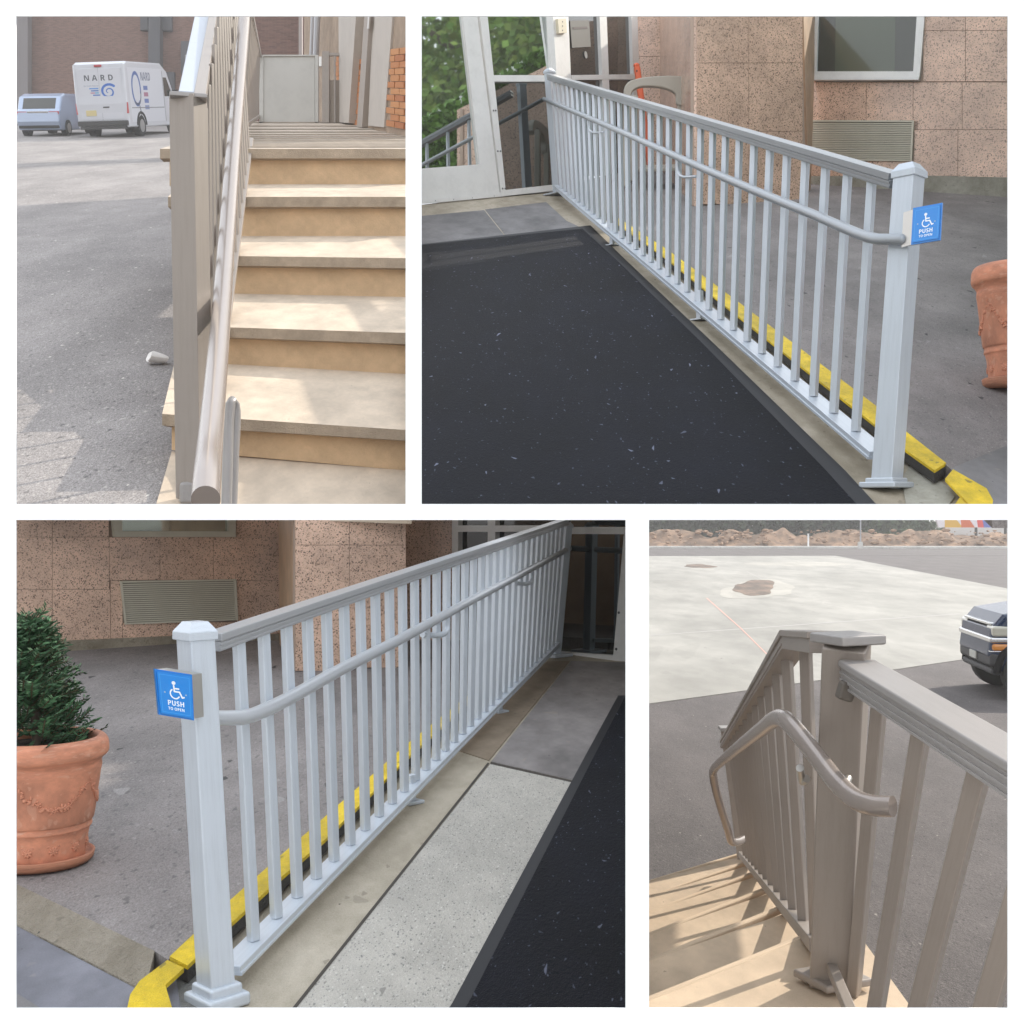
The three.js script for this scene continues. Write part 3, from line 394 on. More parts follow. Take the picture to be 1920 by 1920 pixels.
// ================= lower left: the same kind of ramp seen from its other end =================
{
  const g3 = slope(2981, 857), g3p = slope(2856, 857);
  const up = (k) => V(0, k, 0), dn = DOWN(0.012), u = V(1, 0, 0);
  struct('ramp', poly([g3(1040, 1218), g3(1185, 1232), g3(1185, 1900), g3(250, 1900), g3(330, 1830), g3(432, 1740), g3(610, 1580), g3(905, 1290), g3(1000, 1215)], DOWN(0.06), { u }), M.concrete, 'beige concrete ramp along the railing of the lower left view');
  const S = (a, k = 0.003) => a.map(([x, y]) => g3(x, y).add(up(k)));
  const pv = thing('paving', 'grey stone slabs between the joint line and the black mat, lower left view', 'paving slabs', g3(950, 1500));
  part('slab', poly(S([[919, 1434], [1074, 1469], [850, 1900], [548, 1900]]), dn, { u }), M.terrazzo, pv);
  part('slab', poly(S([[1071, 1240], [1185, 1243], [1185, 1320], [1076, 1464], [921, 1429]]), dn, { u }), std({ map: lens(T.slate, 1.1, 2.4), color: rgb(1.35, 1.28, 1.22), roughness: 0.8 }), pv);
  part('slab', poly(S([[1028, 1240], [1068, 1240], [917, 1427], [853, 1406]]), dn, { u }), std({ map: lens(T.concrete, 1.2, 2), color: rgb(0.62, 0.55, 0.5), roughness: 0.85 }), pv);
  struct('joint_line', [poly(S([[914, 1432], [918, 1433], [552, 1898], [544, 1898]], 0.004), null, { u }), poly(S([[920, 1429.5], [1073, 1464.5], [1072, 1469.5], [919, 1434]], 0.002), null, { u })], std({ color: rgb(0.07, 0.06, 0.05), roughness: 1 }), 'dark joint line along the ramp, lower left view');
  const mat = thing('door_mat', 'black rubber mat at the right edge of the lower left view', 'mat', g3(1050, 1700));
  const E = [[1159, 1308], [1092, 1432], [848, 1890], [838, 1905]], I = [[1172, 1312], [1108, 1436], [880, 1890], [871, 1905]];
  part('rubber_sheet', poly([...I, [1188, 1905], [1188, 1312]].map(([x, y]) => g3(x, y).add(up(0.015))), dn, { u }), M.rubber3, mat);
  part('border', poly([[1188, 1308], ...E, ...I.slice().reverse(), [1188, 1312]].map(([x, y]) => g3(x, y).add(up(0.011))), dn, { u }), M.rubberEdge, mat);
  struct('pavement', poly([[12, 1215], [97, 1219], [330, 1204], [560, 1200], [905, 1200], [905, 1284], [610, 1536], [429, 1695], [315, 1800], [290, 1783], [12, 1648]].map(([x, y]) => g3p(x, y)), DOWN(0.09), { u }), M.pavement, 'grey pavement between planter and railing, lower left view');
  // kerb edge and the road below it
  struct('kerb_ramp', poly([g3p(12, 1648), g3p(290, 1783), g3p(272, 1832).add(up(-0.03)), g3p(12, 1700).add(up(-0.03))], DOWN(0.06), { u }), std({ map: lens(T.concrete, 1, 1.6), color: rgb(0.85, 0.85, 0.88), roughness: 0.9, bumpMap: lens(bumpTex, 0.5), bumpScale: 0.012 }), 'worn beige kerb edge below the planter');
  struct('road', poly([g3p(12, 1701), g3p(272, 1833), g3p(330, 1803), g3p(345, 1905), g3p(12, 1905)].map(p => p.add(up(-0.034))), DOWN(0.06), { u }), std({ map: lens(T.slate, 1.2, 2), color: rgb(1.05, 1.1, 1.25), roughness: 0.85 }), 'blue grey road gutter at the lower left corner');
  struct('road', poly([g3p(12, 1826), g3p(140, 1905), g3p(12, 1905)].map(p => p.add(up(-0.028))), DOWN(0.006), { u }), M.slate, 'darker road strip at the lower left corner');
  const kerb = thing('kerb', 'yellow painted kerb with a broken corner at the foot of the railing, lower left view', 'kerb', g3p(480, 1680));
  const K = [[905, 1284, 905, 1296], [760, 1400, 764, 1424], [610, 1534, 610, 1577], [520, 1613, 524, 1652], [429, 1694, 432, 1737], [318, 1798, 352, 1815]];
  for (let i = 0; i < K.length - 1; i++) { const a = K[i], b = K[i + 1]; part('kerb_stone', poly([g3p(a[0], a[1]), g3p(b[0], b[1]), g3p(b[2], b[3]), g3p(a[2], a[3])].map(p => p.add(up(0.006))), DOWN(0.01), { u }), M.yellow, kerb); }
  part('kerb_side', poly([...K.map(q => g3p(q[0], q[1])), ...K.slice().reverse().map(q => g3p(q[2], q[3] - 0.6))].map(p => p.add(up(-0.005))), DOWN(0.03), { u }), M.kerbSide, kerb);
  part('kerb_stone', poly([[314, 1803], [345, 1818], [310, 1850], [326, 1905], [236, 1905], [244, 1868], [262, 1842]].map(([x, y]) => g3p(x, y).add(up(0.004))), DOWN(0.01), { u }), M.yellow, kerb);
  struct('concrete_patch', poly([[350, 1822], [385, 1826], [400, 1905], [332, 1905], [318, 1856]].map(([x, y]) => g3(x, y).add(up(0.012))), DOWN(0.03), { u }), std({ map: lens(T.terrazzo, 0.5), color: rgb(0.95, 1, 1.06), roughness: 0.95, bumpMap: lens(bumpTex, 0.2), bumpScale: 0.02 }), 'rough cement patch at the foot of the post, lower left view');
  // ----- stone front -----
  const lw = upright(97, 7.83, 327, 8.18), ps = upright(520, 8.3, 556, 7.09), pf = upright(553, 7.09, 762, 7.25), rw = upright(758, 8.95, 860, 8.95), ww = upright(856, 8.95, 1072, 8.14), dw = upright(1044, 8.17, 1165, 7.82);
  const TOP = 962, on = (w, pts, off, depth) => poly(pts.map(([x, y]) => w(x, y, off)), w.n.clone().multiplyScalar(-depth), { u: w.u });
  const front = thing('stone_building', 'speckled pink granite building front with vent and pillar in the lower left view', 'building', lw(300, 1200));
  for (const g of [on(lw, [[8, TOP], [530, TOP], [530, 1206], [8, 1206]], -0.025, 0.15), on(pf, [[554, TOP], [760, TOP], [756, 1250], [554, 1258]], -0.025, 0.1), on(rw, [[752, TOP], [862, TOP], [862, 1245], [752, 1245]], -0.025, 0.1)]) part('backing', g, M.joint, front);
  part('pillar_side', on(ps, [[522, TOP], [552.5, TOP], [553, 1261], [524, 1218]], 0, 0.05), M.smooth, front);
  for (const [w, a, b, c, d] of [[lw, 8, 98, TOP, 1007], [lw, 98, 204, TOP, 1007], [lw, 443, 528, TOP, 1007], [lw, 8, 98, 1007, 1105], [lw, 98, 205, 1007, 1105], [lw, 205, 300, 1007, 1088], [lw, 300, 400, 1007, 1088], [lw, 400, 528, 1007, 1088], [lw, 8, 98, 1105, 1204], [lw, 98, 207, 1105, 1202], [lw, 207, 230, 1088, 1198], [lw, 230, 330, 1168, 1196], [lw, 330, 444, 1166, 1193], [lw, 444, 528, 1088, 1192], [pf, 553.5, 655, TOP, 1022], [pf, 655, 761, TOP, 1022], [pf, 553.5, 655, 1022, 1140], [pf, 655, 761, 1022, 1140], [pf, 553.5, 655, 1140, 1258], [pf, 655, 760, 1140, 1252], [rw, 752, 862, TOP, 1060], [rw, 752, 862, 1060, 1245]])
    part('granite_panel', on(w, [[a + 0.35, c + 0.35], [b - 0.35, c + 0.35], [b - 0.35, d - 0.35], [a + 0.35, d - 0.35]], 0, 0.025), M.granite3, front);
  part('plinth', on(lw, [[8, 1205], [97, 1202], [330, 1192], [528, 1188], [528, 1204], [330, 1208], [97, 1223], [8, 1226]], 0.025, 0.08), std({ map: lens(T.concrete, 0.7), color: rgb(1, 1, 0.98), roughness: 0.95, bumpMap: lens(bumpTex, 0.4), bumpScale: 0.02 }), front);
  const win = part('window', on(lw, [[222, TOP], [430, TOP], [428, 997], [224, 997]], 0.005, 0.01), std({ color: rgb(0.4, 0.42, 0.36), metalness: 0.9, roughness: 0.06 }), front);
  part('frame', [on(lw, [[207, TOP], [226, TOP], [227, 997], [211, 1005]], 0.04, 0.05), on(lw, [[425, TOP], [439, TOP], [438.5, 1005], [425, 997]], 0.04, 0.05), on(lw, [[211, 996], [438, 996], [438.5, 1006.5], [211.5, 1006.5]], 0.044, 0.05)], M.louver, win);
  const vent = part('vent', on(lw, [[226, 1091], [439, 1087], [443, 1161], [234, 1169]], 0.003, 0.02), std({ color: rgb(0.17, 0.15, 0.1) }), front);
  part('frame', [on(lw, [[224, 1089.5], [441, 1086], [441, 1089], [224.5, 1092.5]], 0.022, 0.03), on(lw, [[233, 1167.5], [444, 1159.5], [444.4, 1162.5], [233, 1170.5]], 0.022, 0.03), on(lw, [[224.5, 1092], [228, 1092], [236, 1168], [233, 1168]], 0.024, 0.03), on(lw, [[437.5, 1088.5], [441, 1088.5], [444.4, 1160.5], [440.5, 1160.5]], 0.024, 0.03)], M.louver, vent);
  for (let i = 0; i < 19; i++) { const s = i / 19, yl = 1094.5 + 73 * s, yr = 1090.5 + 69.5 * s, xl = 227.5 + 8 * s, xr = 438 + 3.5 * s; part('slat', on(lw, [[xl, yl], [xr, yr], [xr, yr + 2.5], [xl, yl + 2.5]], 0.018, 0.02), M.louver, vent); }
  const ent = thing('entrance', 'dark glass sidelight and windows at the far end of the railing, lower left view', 'entrance', dw(1100, 1230));
  for (const g of [on(ww, [[866, TOP], [925, TOP], [925, 987], [866, 987]], 0, 0.01), on(ww, [[936, TOP], [1072, TOP], [1072, 987], [936, 987]], 0, 0.01), on(ww, [[866, 996], [924, 996], [924, 1225], [866, 1230]], 0, 0.01), on(ww, [[936, 996], [1072, 996], [1060, 1225], [936, 1225]], 0, 0.01)]) part('pane', g, M.blackGlass, ent);
  for (const g of [on(ww, [[856, TOP], [867.5, TOP], [867, 1230], [856, 1230]], 0.04, 0.05), on(ww, [[923, TOP], [937, TOP], [936, 1230], [923, 1230]], 0.04, 0.05), on(ww, [[858, 985], [1072, 985], [1072, 997], [858, 997]], 0.043, 0.05)]) part('window_bar', g, M.frame, ent);
  for (const g of [on(dw, [[1072, TOP], [1190, TOP], [1190, 989], [1070, 989]], 0, 0.01), on(dw, [[1069, 1000], [1178, 1000], [1158, 1229], [1046, 1221]], 0, 0.01)]) part('pane', g, M.darkGlass, ent);
  part('transom', on(dw, [[1066, 988], [1190, 988], [1190, 1001.5], [1066, 1001]], 0.035, 0.05), M.frame, ent);
  part('sill', on(dw, [[1043, 1220.5], [1160, 1228.5], [1164, 1238.5], [1043, 1226]], 0.037, 0.06), M.frame, ent);
  part('jamb', on(dw, [[1177, 1001.5], [1190, 1001.5], [1190, 1240], [1164, 1238.5], [1157, 1228.5]], 0.036, 0.06), M.frame, ent);
  for (const [x, y] of [[1168, 1148], [1163, 1216]]) part('hinge_screw', ball(dw(x, y, 0.038), 0.008, 1, 1, 1, 6), M.groove, ent);
  // ----- railing -----
  const fw = upright(385, 2.9, 1052, 8.0), hp = [[432, 1344], [470, 1331], [512, 1311], [610, 1258], [723, 1202], [867, 1126], [980, 1068], [1068, 1022], [1080, 1015]].map(([x, y]) => fw(x, y, 0.035));
  hp.unshift(at(384, 1346, 2.9), fw(412, 1346, 0.022));
  rampFence({
    label: 'silver ramp railing with the push plate on its left end post, lower left view', base: g3(407, 1886), postBot: g3(407, 1884), postTop: at(366, 1183, 2.88), farBot: g3(1040, 1231), farTop: at(1062, 985, 7.96), postW: 0.061,
    rt0: at(396, 1206, 2.95), rt1: at(1060, 979, 7.95), rb0: at(428, 1818, 2.97), rb1: at(1042, 1207, 7.95), railW: 0.05, railH: 0.044, n: 32, balW: 0.0245, hand: hp, handR: 0.0172, rail: M.rail3, handM: M.hand3, silver: M.silver3,
    brackets: [[fw(822, 1160, 0.035), fw(821, 1180, 0.035), fw(812, 1190, 0.03), fw(792, 1190, 0)], [fw(985, 1078, 0.035), fw(984, 1088, 0.035), fw(978, 1094, 0.03), fw(962, 1093, 0)]],
    feet: [g3(936, 1336), g3(771, 1506)], footH: 0.1,
  });
  const c4 = [at(290, 1254, 2.765), at(360, 1265, 2.8), at(364, 1351, 2.8), at(298, 1340, 2.765)];
  pushPlate(c4, V(0.018, 0, -0.03), 'blue push to open plate on the left end post, lower left view');
  const pc = g3p(72, 1615); terracottaPot(pc, 0.192, 0.355, 'terracotta pot with garland relief holding a dark green yew, lower left view');
  // ----- yew -----
  const yew = thing('yew_shrub', 'dark green yew shrub growing in the terracotta pot', 'shrub', V(pc.x, pc.y + 0.32, pc.z)), r = rng(404), L = [];
  const b0 = V(pc.x, pc.y + 0.3, pc.z), stems = [];
  for (let i = 0; i < 900; i++) {
    const a = r() * 6.283, hgt = Math.pow(r(), 0.8) * 0.36, rad = (0.172 - 0.135 * Math.pow(hgt / 0.36, 1.1)) * (0.3 + 0.85 * r()), p = V(b0.x - 0.055 + Math.cos(a) * rad, b0.y + hgt, b0.z + Math.sin(a) * rad);
    const d = V(Math.cos(a) * 0.8 + (r() - 0.5) * 0.7, 0.15 + r() * 0.75, Math.sin(a) * 0.8 + (r() - 0.5) * 0.7).normalize(), s = V().crossVectors(d, V(r() - 0.5, 1, r() - 0.5)).normalize(), len = 0.04 + 0.03 * r(), tip = r();
    stems.push(tube([p, p.clone().addScaledVector(d, len)], 0.0016, 1, false, 4));
    for (let k = 0; k < 24; k++) { const q = p.clone().addScaledVector(d, len * k / 22), sg = k % 2 ? 1 : -1, nd = s.clone().multiplyScalar(sg).addScaledVector(d, 0.7).add(V((r() - 0.5) * 0.5, (r() - 0.5) * 0.5, (r() - 0.5) * 0.5)).normalize(), v = 0.6 + 0.7 * r() + (tip > 0.85 ? 0.7 : 0); L.push([q, 0.019 + 0.007 * r(), [0.04 * v, 0.1 * v, 0.042 * v], nd]); }
  }
  part('foliage', leafGeo(L, 0.12), leafMat, yew); part('twigs', stems, std({ color: rgb(0.08, 0.06, 0.03) }), yew); part('stem', tube([V(pc.x, pc.y + 0.29, pc.z), V(pc.x - 0.02, pc.y + 0.6, pc.z)], 0.015, 6, false, 8), M.bark, yew);
}
// ================= upper left: stairs seen from below =================
{
  const g1 = slope(5803, 150), u = V(1, 0, 0), Q = 1.2, at = (x, y, z) => atW(x, y, z * Q);
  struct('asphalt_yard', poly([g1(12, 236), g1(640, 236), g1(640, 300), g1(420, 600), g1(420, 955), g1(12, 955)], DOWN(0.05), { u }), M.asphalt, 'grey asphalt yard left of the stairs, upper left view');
  // stairs: [front left y, front right y, nosing bottom l, r, riser bottom l, r, distance, left x, right x]
  const ST = thing('staircase', 'beige stone stairs climbing to the landing, upper left view', 'stairs', at(560, 870, 6.67));
  const st = [[279, 279, 297, 297, 345, 345, 11.75, 300], [369, 369, 388, 388, 442, 442, 10.5, 315], [480, 484, 498, 503, 550, 556, 9.28, 322], [614, 624, 633, 645, 683, 700, 7.98, 330], [785, 806, 806, 826, 852, 879, 6.67, 304]];
  const XR = 772, K = 1 / 320, py = (l, r, x) => l + (r - l) * (x - 440) * K;
  let back = [230, 230, 18.5, 400];
  for (const s of st) {
    const [f0, f1, n0, n1, r0, r1, z, xl] = s, zf = z - 0.06;
    const tr = [at(xl, py(f0, f1, xl), zf), at(XR, py(f0, f1, XR), zf), at(XR, py(back[0], back[1], XR), back[2] + 0.02), at(xl + (back === st ? 0 : Math.min(40, (back[3] ?? 0) * 0 + 24)), py(back[0], back[1], xl), back[2] + 0.02)];
    if (s === st[0]) tr[3] = at(455, 230, 18.5);
    part(s === st[0] ? 'landing' : 'tread', poly(tr, DOWN(0.008), { u }), s === st[0] ? std({ map: lens(T.stone, 1.2, 2.4), color: rgb(0.92, 0.92, 0.93), roughness: 0.9 }) : M.stone, ST);
    part('nosing', poly([at(xl, py(f0, f1, xl) + 0.1, zf - 0.006), at(XR, py(f0, f1, XR) + 0.1, zf - 0.006), at(XR, py(n0, n1, XR), zf - 0.006), at(xl, py(n0, n1, xl), zf - 0.006)], V(0, 0, -0.14), { u }), M.nosing, ST);
    part('riser', poly([at(xl + 18, py(n0, n1, xl) - 1, z), at(XR, py(n0, n1, XR) - 1, z), at(XR, py(r0, r1, XR) + 3, z), at(xl + 18, py(r0, r1, xl) + 3, z)], V(0, 0, -0.3), { u }), M.riser, ST);
    back = [r0, r1, z, xl];
  }
  part('tread', poly([at(290, 955, 5.95), at(XR, 972, 5.95), at(XR, py(852, 879, XR), 6.69), at(322, 846, 6.69)], DOWN(0.03), { u }), M.stone, ST);
  const grd = []; for (let i = 0; i < 13; i++) { const s = i / 13, y = 233 + 44 * s * s + 2 * s, z = 9436 / (y - 150) * 1.0; grd.push(s); const zz = 11.7 + (18.4 - 11.7) * (1 / (1 + 2.2 * s) - 0.3125) / 0.6875; const yy = 279 - (279 - 230) * ((1 / 11.69 - 1 / zz) / (1 / 11.69 - 1 / 18.5)); part('plank', poly([at(430, yy - 0.4, zz), at(XR, yy - 0.4, zz), at(XR, yy - 1.6, zz + 0.25), at(430, yy - 1.6, zz + 0.25)], V(0, 0.012, 0), { u }), std({ map: lens(T.stone, 1), color: rgb(0.72, 0.71, 0.71), roughness: 0.9 }), ST); }
  // ----- railing -----
  const R = thing('stair_railing', 'taupe metal railing with round handrail left of the stairs, upper left view', 'railing', at(365, 930, 5.95));
  const p0 = at(366, 935, 6.05), p1 = at(353, 186, 6.1);
  part('post', beam(p0, p1, 0.15, 0.15, { up: V(0, 0, 1), twist: 0.3 }), M.veilTaupe, R);
  part('post_cap', new RoundedBoxGeometry(0.2, 0.024, 0.18, 1, 0.005).rotateY(0.25).translate(p1.x, p1.y, p1.z), M.veilTaupeTop, R);
  part('base_plate', [new RoundedBoxGeometry(0.16, 0.12, 0.16, 1, 0.02).rotateY(0.3).translate(p0.x - 0.005, p0.y + 0.03, p0.z)], M.veilTaupeTop, R);
  part('top_rail', [beam(at(357, 182, 6.25), at(384, 10, 10.6), 0.13, 0.06, { bevel: 0.006 })], std({ color: rgb(0.42, 0.45, 0.5), roughness: 0.4 }), R);
  part('rail_side', [beam(at(375, 187, 6.2), at(404, 6, 10.4), 0.066, 0.07, { bevel: 0.004 })], M.veilTaupe, R);
  const rb0 = at(384, 905, 6.2), rb1 = at(470, 262, 12.2), rt0 = at(383, 215, 6.25), rt1 = at(440, -190, 12.2);
  part('bottom_rail', beam(rb0, rb1, 0.06, 0.05), M.veilTaupe, R);
  for (let k = 0; k <= 15; k++) { const s = k / 16 * 0.97 + 0.015; const a = mix(rb0, rb1, s), b = mix(rt0, rt1, s); const top = CAM_Y + 945 / F * -a.z; if (b.y > top) b.lerp(a, (b.y - top) / (b.y - a.y)); part('baluster', beam(a, b, 0.026, 0.026, { up: V(0, 0, 1), twist: 0.5 }), M.veilTaupe, R); }
  part('handrail', [tube([at(460, 6, 10.4), at(456, 60, 9.95), at(446, 180, 8.9), at(436, 300, 7.9), at(424, 463, 6.85), at(410, 650, 5.6), at(395, 820, 4.6), at(389, 890, 4.15), at(386, 936, 3.97)], 0.052, 60, false, 20)], M.veilTaupeTube, R);
  part('handrail_return', tube([at(424, 965, 5.3), at(427, 860, 5.35), at(430, 775, 5.4), at(434, 752, 5.42), at(440, 760, 5.44), at(438, 860, 5.4), at(434, 965, 5.35)], 0.026, 40, false, 12), M.veilTaupeTop, R);
  // landing railing, gate
  const R2 = thing('landing_railing', 'slim metal railing along the landing beside the pale gate', 'railing', at(485, 232, 18.4));
  part('top_rail', beam(at(468, 14, 12.6), at(487, 104, 18.4), 0.06, 0.05), M.veilTaupeTop, R2); part('bottom_rail', beam(at(455, 238, 12.8), at(484, 218, 18.4), 0.06, 0.05), M.veilTaupe, R2);
  for (let k = 1; k < 12; k++) { const s = k / 12; part('baluster', beam(mix(at(455, 236, 12.8), at(484, 218, 18.4), s), mix(at(468, 14, 12.6), at(487, 104, 18.4), s), 0.035, 0.035, { up: V(0, 0, 1) }), M.veilTaupe, R2); }
  const gt = thing('gate', 'pale beige solid gate with brown side frame closing the end of the landing', 'gate', at(540, 230, 18.4)), gm = std({ map: lens(T.paint, 0.9), color: rgb(0.5, 0.48, 0.44), roughness: 0.55 });
  const q = (x0, y0, x1, y1, z, d) => poly([at(x0, y0, z), at(x1, y0, z), at(x1, y1, z), at(x0, y1, z)], V(0, 0, -d), { u });
  part('panel', q(494, 105, 590, 229, 18.42, 0.05), gm, gt); part('frame', [q(486, 103, 493.5, 230, 18.4, 0.08), q(590.5, 103, 597, 230, 18.4, 0.08), q(493.5, 102.6, 590.5, 105, 18.4, 0.08)], gm, gt); part('lock', q(598, 106, 603, 124, 18.36, 0.05), M.steel, gt);
  const gp = gt;
  part('post', q(604, 96, 617, 230, 18.3, 0.08), M.veilTaupe, gp); part('top_bar', q(617.4, 99, 643, 104, 18.3, 0.05), M.veilTaupe, gp); part('post', q(638, 104.5, 645, 230, 18.28, 0.05), M.veilTaupe, gp); part('bar', q(626, 104.5, 629, 230, 18.29, 0.03), M.veilTaupe, gp); part('panel', q(617.4, 150, 638, 230, 18.35, 0.03), std({ color: rgb(0.32, 0.26, 0.21), roughness: 0.7 }), gp);
  // ----- brick building on the right -----
  const bw = upright(573, 23.5 * Q, 775, 13.5 * Q), onb = (pts, off, d) => poly(pts.map(([x, y]) => bw(x, y, off)), bw.n.clone().multiplyScalar(-d), { u: bw.u });
  const bb = thing('brick_building', 'orange brick building with pale pillars right of the landing, upper left view', 'building', bw(700, 240));
  part('wall', onb([[570, 8], [775, 8], [775, 262], [640, 236], [570, 232]], 0, 0.03), std({ map: lens(T.stone, 1), color: rgb(0.62, 0.55, 0.5), roughness: 0.95 }), bb);
  const r = rng(88), bm = [[0.62, 0.36, 0.22], [0.66, 0.42, 0.27], [0.55, 0.29, 0.18], [0.7, 0.46, 0.3]].map(c => std({ map: lens(T.riser, 0.4), color: rgb(c[0] * 1.35, c[1] * 1.35, c[2] * 1.35), roughness: 0.9 }));
  const spans = [[573, 590], [594, 606], [626, 648], [664, 690], [720, 775]];
  const A = bw(573, 8), U = bw.u, tot = bw(775, 8).sub(A).dot(U), hgt = 0.086, len = 0.7, yTop = CAM_Y + 9.2;
  const brick = new THREE.BoxGeometry(len - 0.03, hgt - 0.012, 0.03), rest = [];
  const ry = Math.atan2(-U.z, U.x), inSpan = (p) => { const px = 960 + p.x / -p.z * F; return spans.some(([a, b]) => px > a + 1 && px < b - 1) ? px : 0; };
  let made = 0;
  for (let row = 0; row < 150; row++) for (let c = 0; c < tot / len + 1; c++) {
    const s = (c + (row % 2) * 0.5) * len, p = A.clone().addScaledVector(U, s); p.y = CAM_Y + 9.5 - row * hgt - s * 0.313; const e0 = inSpan(p.clone().addScaledVector(U, -len / 2 + 0.02)), e1 = inSpan(p.clone().addScaledVector(U, len / 2 - 0.02)), px = e0 && e1; if (!px) continue;
    const py = 960 - (p.y - CAM_Y) / -p.z * F, base = 230 + Math.max(0, px - 650) * 0.14; if (py < 12 || py > base) continue;
    if (px > 715 && made < 290) { made++; const b = new THREE.Mesh(brick, bm[(r() * 4) | 0]); b.name = 'brick'; b.position.copy(p).addScaledVector(bw.n, 0.006 + r() * 0.004).sub(bb.position); b.rotation.set(0, ry, -0.303, 'YXZ'); b.castShadow = b.receiveShadow = true; bb.add(b); }
    else { const g = brick.clone(); g.rotateZ(-0.303); g.rotateY(ry); const w = p.clone().addScaledVector(bw.n, 0.007); g.translate(w.x, w.y, w.z); rest.push(g); }
  }
  part('brickwork', rest, bm[0], bb, true);
  const pale = std({ map: lens(T.paint, 1.5), color: rgb(0.5, 0.45, 0.4), roughness: 0.8 }), dk = std({ color: rgb(0.36, 0.31, 0.27), roughness: 0.7 });
  part('pillar', onb([[648, 8], [684, 8], [668, 232], [650, 230]], 0.12, 0.2), pale, bb); part('pillar', onb([[592, 8], [596, 8], [596, 120], [592, 120]], 0.06, 0.1), pale, bb);
  const dr = part('door', onb([[704, 8], [742, 8], [724, 239], [694, 236]], 0.03, 0.1), pale, bb); part('frame', onb([[696, 8], [706, 8], [690, 240], [680, 238]], 0.09, 0.1), dk, dr); part('hinge', onb([[703, 30], [706, 30], [704, 55], [701, 55]], 0.1, 0.02), M.steel, dr);
  for (const [x, w] of [[611, 0.04], [620, 0.055]]) { const a = bw(x + 2, 8, 0.25), b = bw(x - 3, 140, 0.25); part('pipe', tube([a, b], w, 2, false, 10), std({ color: rgb(0.5, 0.5, 0.52), roughness: 0.4, metalness: 0.4 }), bb); }
  // ----- dark brick building behind the cars -----
  const brickTex = canvasTex(512, 512, (c) => { const rr = rng(9); c.fillStyle = '#8d7c72'; c.fillRect(0, 0, 512, 512); for (let j = 0; j < 32; j++) for (let i = -1; i < 12; i++) { const v = rr() * 26 - 13; c.fillStyle = `rgb(${126 + v},${100 + v * 0.9},${90 + v * 0.8})`; c.fillRect(i * 46 + (j % 2) * 23, j * 16, 43.5, 14); } }); brickTex.wrapS = brickTex.wrapT = THREE.RepeatWrapping;
  const fb = thing('brick_building', 'shaded brown brick building behind the white van', 'building', at(200, 240, 60)), bz = 60, fq = (x0, y0, x1, y1, z, d) => poly([at(x0, y0, z), at(x1, y0, z), at(x1, y1, z), at(x0, y1, z)], V(0, 0, -d), { u });
  const fm = std({ map: lens(brickTex, 2.4, 1.4), color: rgb(0.85, 0.8, 0.8), roughness: 0.95 }), dkb = std({ color: rgb(0.075, 0.072, 0.08), roughness: 0.6 });
  part('wall', fq(-60, -420, 1240, 262, 60, 6), fm, fb); part('wall', fq(470, -60, 572, 240, 34, 1), std({ map: lens(brickTex, 2.4, 1.4), color: rgb(0.72, 0.66, 0.66), roughness: 0.95 }), fb);  // back wall runs on unseen to the right, widened to shade the van
  part('column', fq(278, -420, 300, 262, 59.4, 0.6), dkb, fb); part('column', fq(30, -420, 52, 262, 59.4, 0.6), std({ color: rgb(0.2, 0.18, 0.18) }), fb);
  part('window', fq(263, 12, 277, 56, 59.8, 0.2), dkb, fb); part('window', fq(301, 12, 322, 57, 59.8, 0.2), dkb, fb); part('garage_door', fq(270, 135, 277.5, 250, 59.8, 0.2), dkb, fb); part('garage_door', fq(300.5, 135, 327, 250, 59.8, 0.2), dkb, fb);
  const lv = part('louver_window', fq(339, 77, 362, 138, 59.7, 0.3), dkb, fb); for (let i = 0; i < 10; i++) part('slat', fq(347, 103 + i * 3.4, 362, 104.7 + i * 3.4, 59.6, 0.05), std({ color: rgb(0.5, 0.5, 0.5) }), lv);
  part('pipe', fq(560, -60, 566, 104, 33.5, 0.2), std({ color: rgb(0.35, 0.3, 0.28) }), fb);
  // ----- litter -----
  const lit = thing('paper_cup', 'crushed white paper cup lying on the asphalt beside the stairs', 'paper cup', g1(296, 684)), lz = g1(296, 684).clone();
  const cg = new THREE.CylinderGeometry(0.075, 0.055, 0.13, 14, 3, false); cg.rotateZ(1.35); cg.rotateY(0.5); { const p = cg.attributes.position, rr = rng(3); for (let i = 0; i < p.count; i++) { p.setY(i, p.getY(i) * 0.62); p.setX(i, p.getX(i) + 0.012 * Math.sin(p.getZ(i) * 60)); } cg.computeVertexNormals(); }
  cg.translate(lz.x, lz.y + 0.055, lz.z); part('cup', cg, std({ color: rgb(0.82, 0.78, 0.74), roughness: 0.7 }), lit); part('rim', tube([0, 1, 2, 3, 4, 5, 6, 7].map(i => V(lz.x - 0.055 + 0.012 * Math.sin(i), lz.y + 0.045 + 0.034 * Math.cos(i * 0.785), lz.z + 0.06 * Math.sin(i * 0.785))), 0.004, 24, true, 6), std({ color: rgb(0.8, 0.76, 0.72) }), lit);
  // ----- vehicles -----
  const place = (t, p, yaw, pitch) => { t.position.copy(p); t.rotation.set(pitch, yaw, 0, 'YXZ'); };
  const profile = (pts, w, bev) => { const s = new THREE.Shape(pts.map(p => new THREE.Vector2(p[0], p[1]))); const g = new THREE.ExtrudeGeometry(s, { depth: w - 2 * bev, bevelSize: bev, bevelThickness: bev, bevelSegments: 4, curveSegments: 6 }); g.translate(0, 0, -(w - 2 * bev) / 2); return g; };
  const lpart = (name, g, m, par) => { const o = new THREE.Mesh(geos(g), m); o.name = name; o.castShadow = o.receiveShadow = true; par.add(o); return o; };
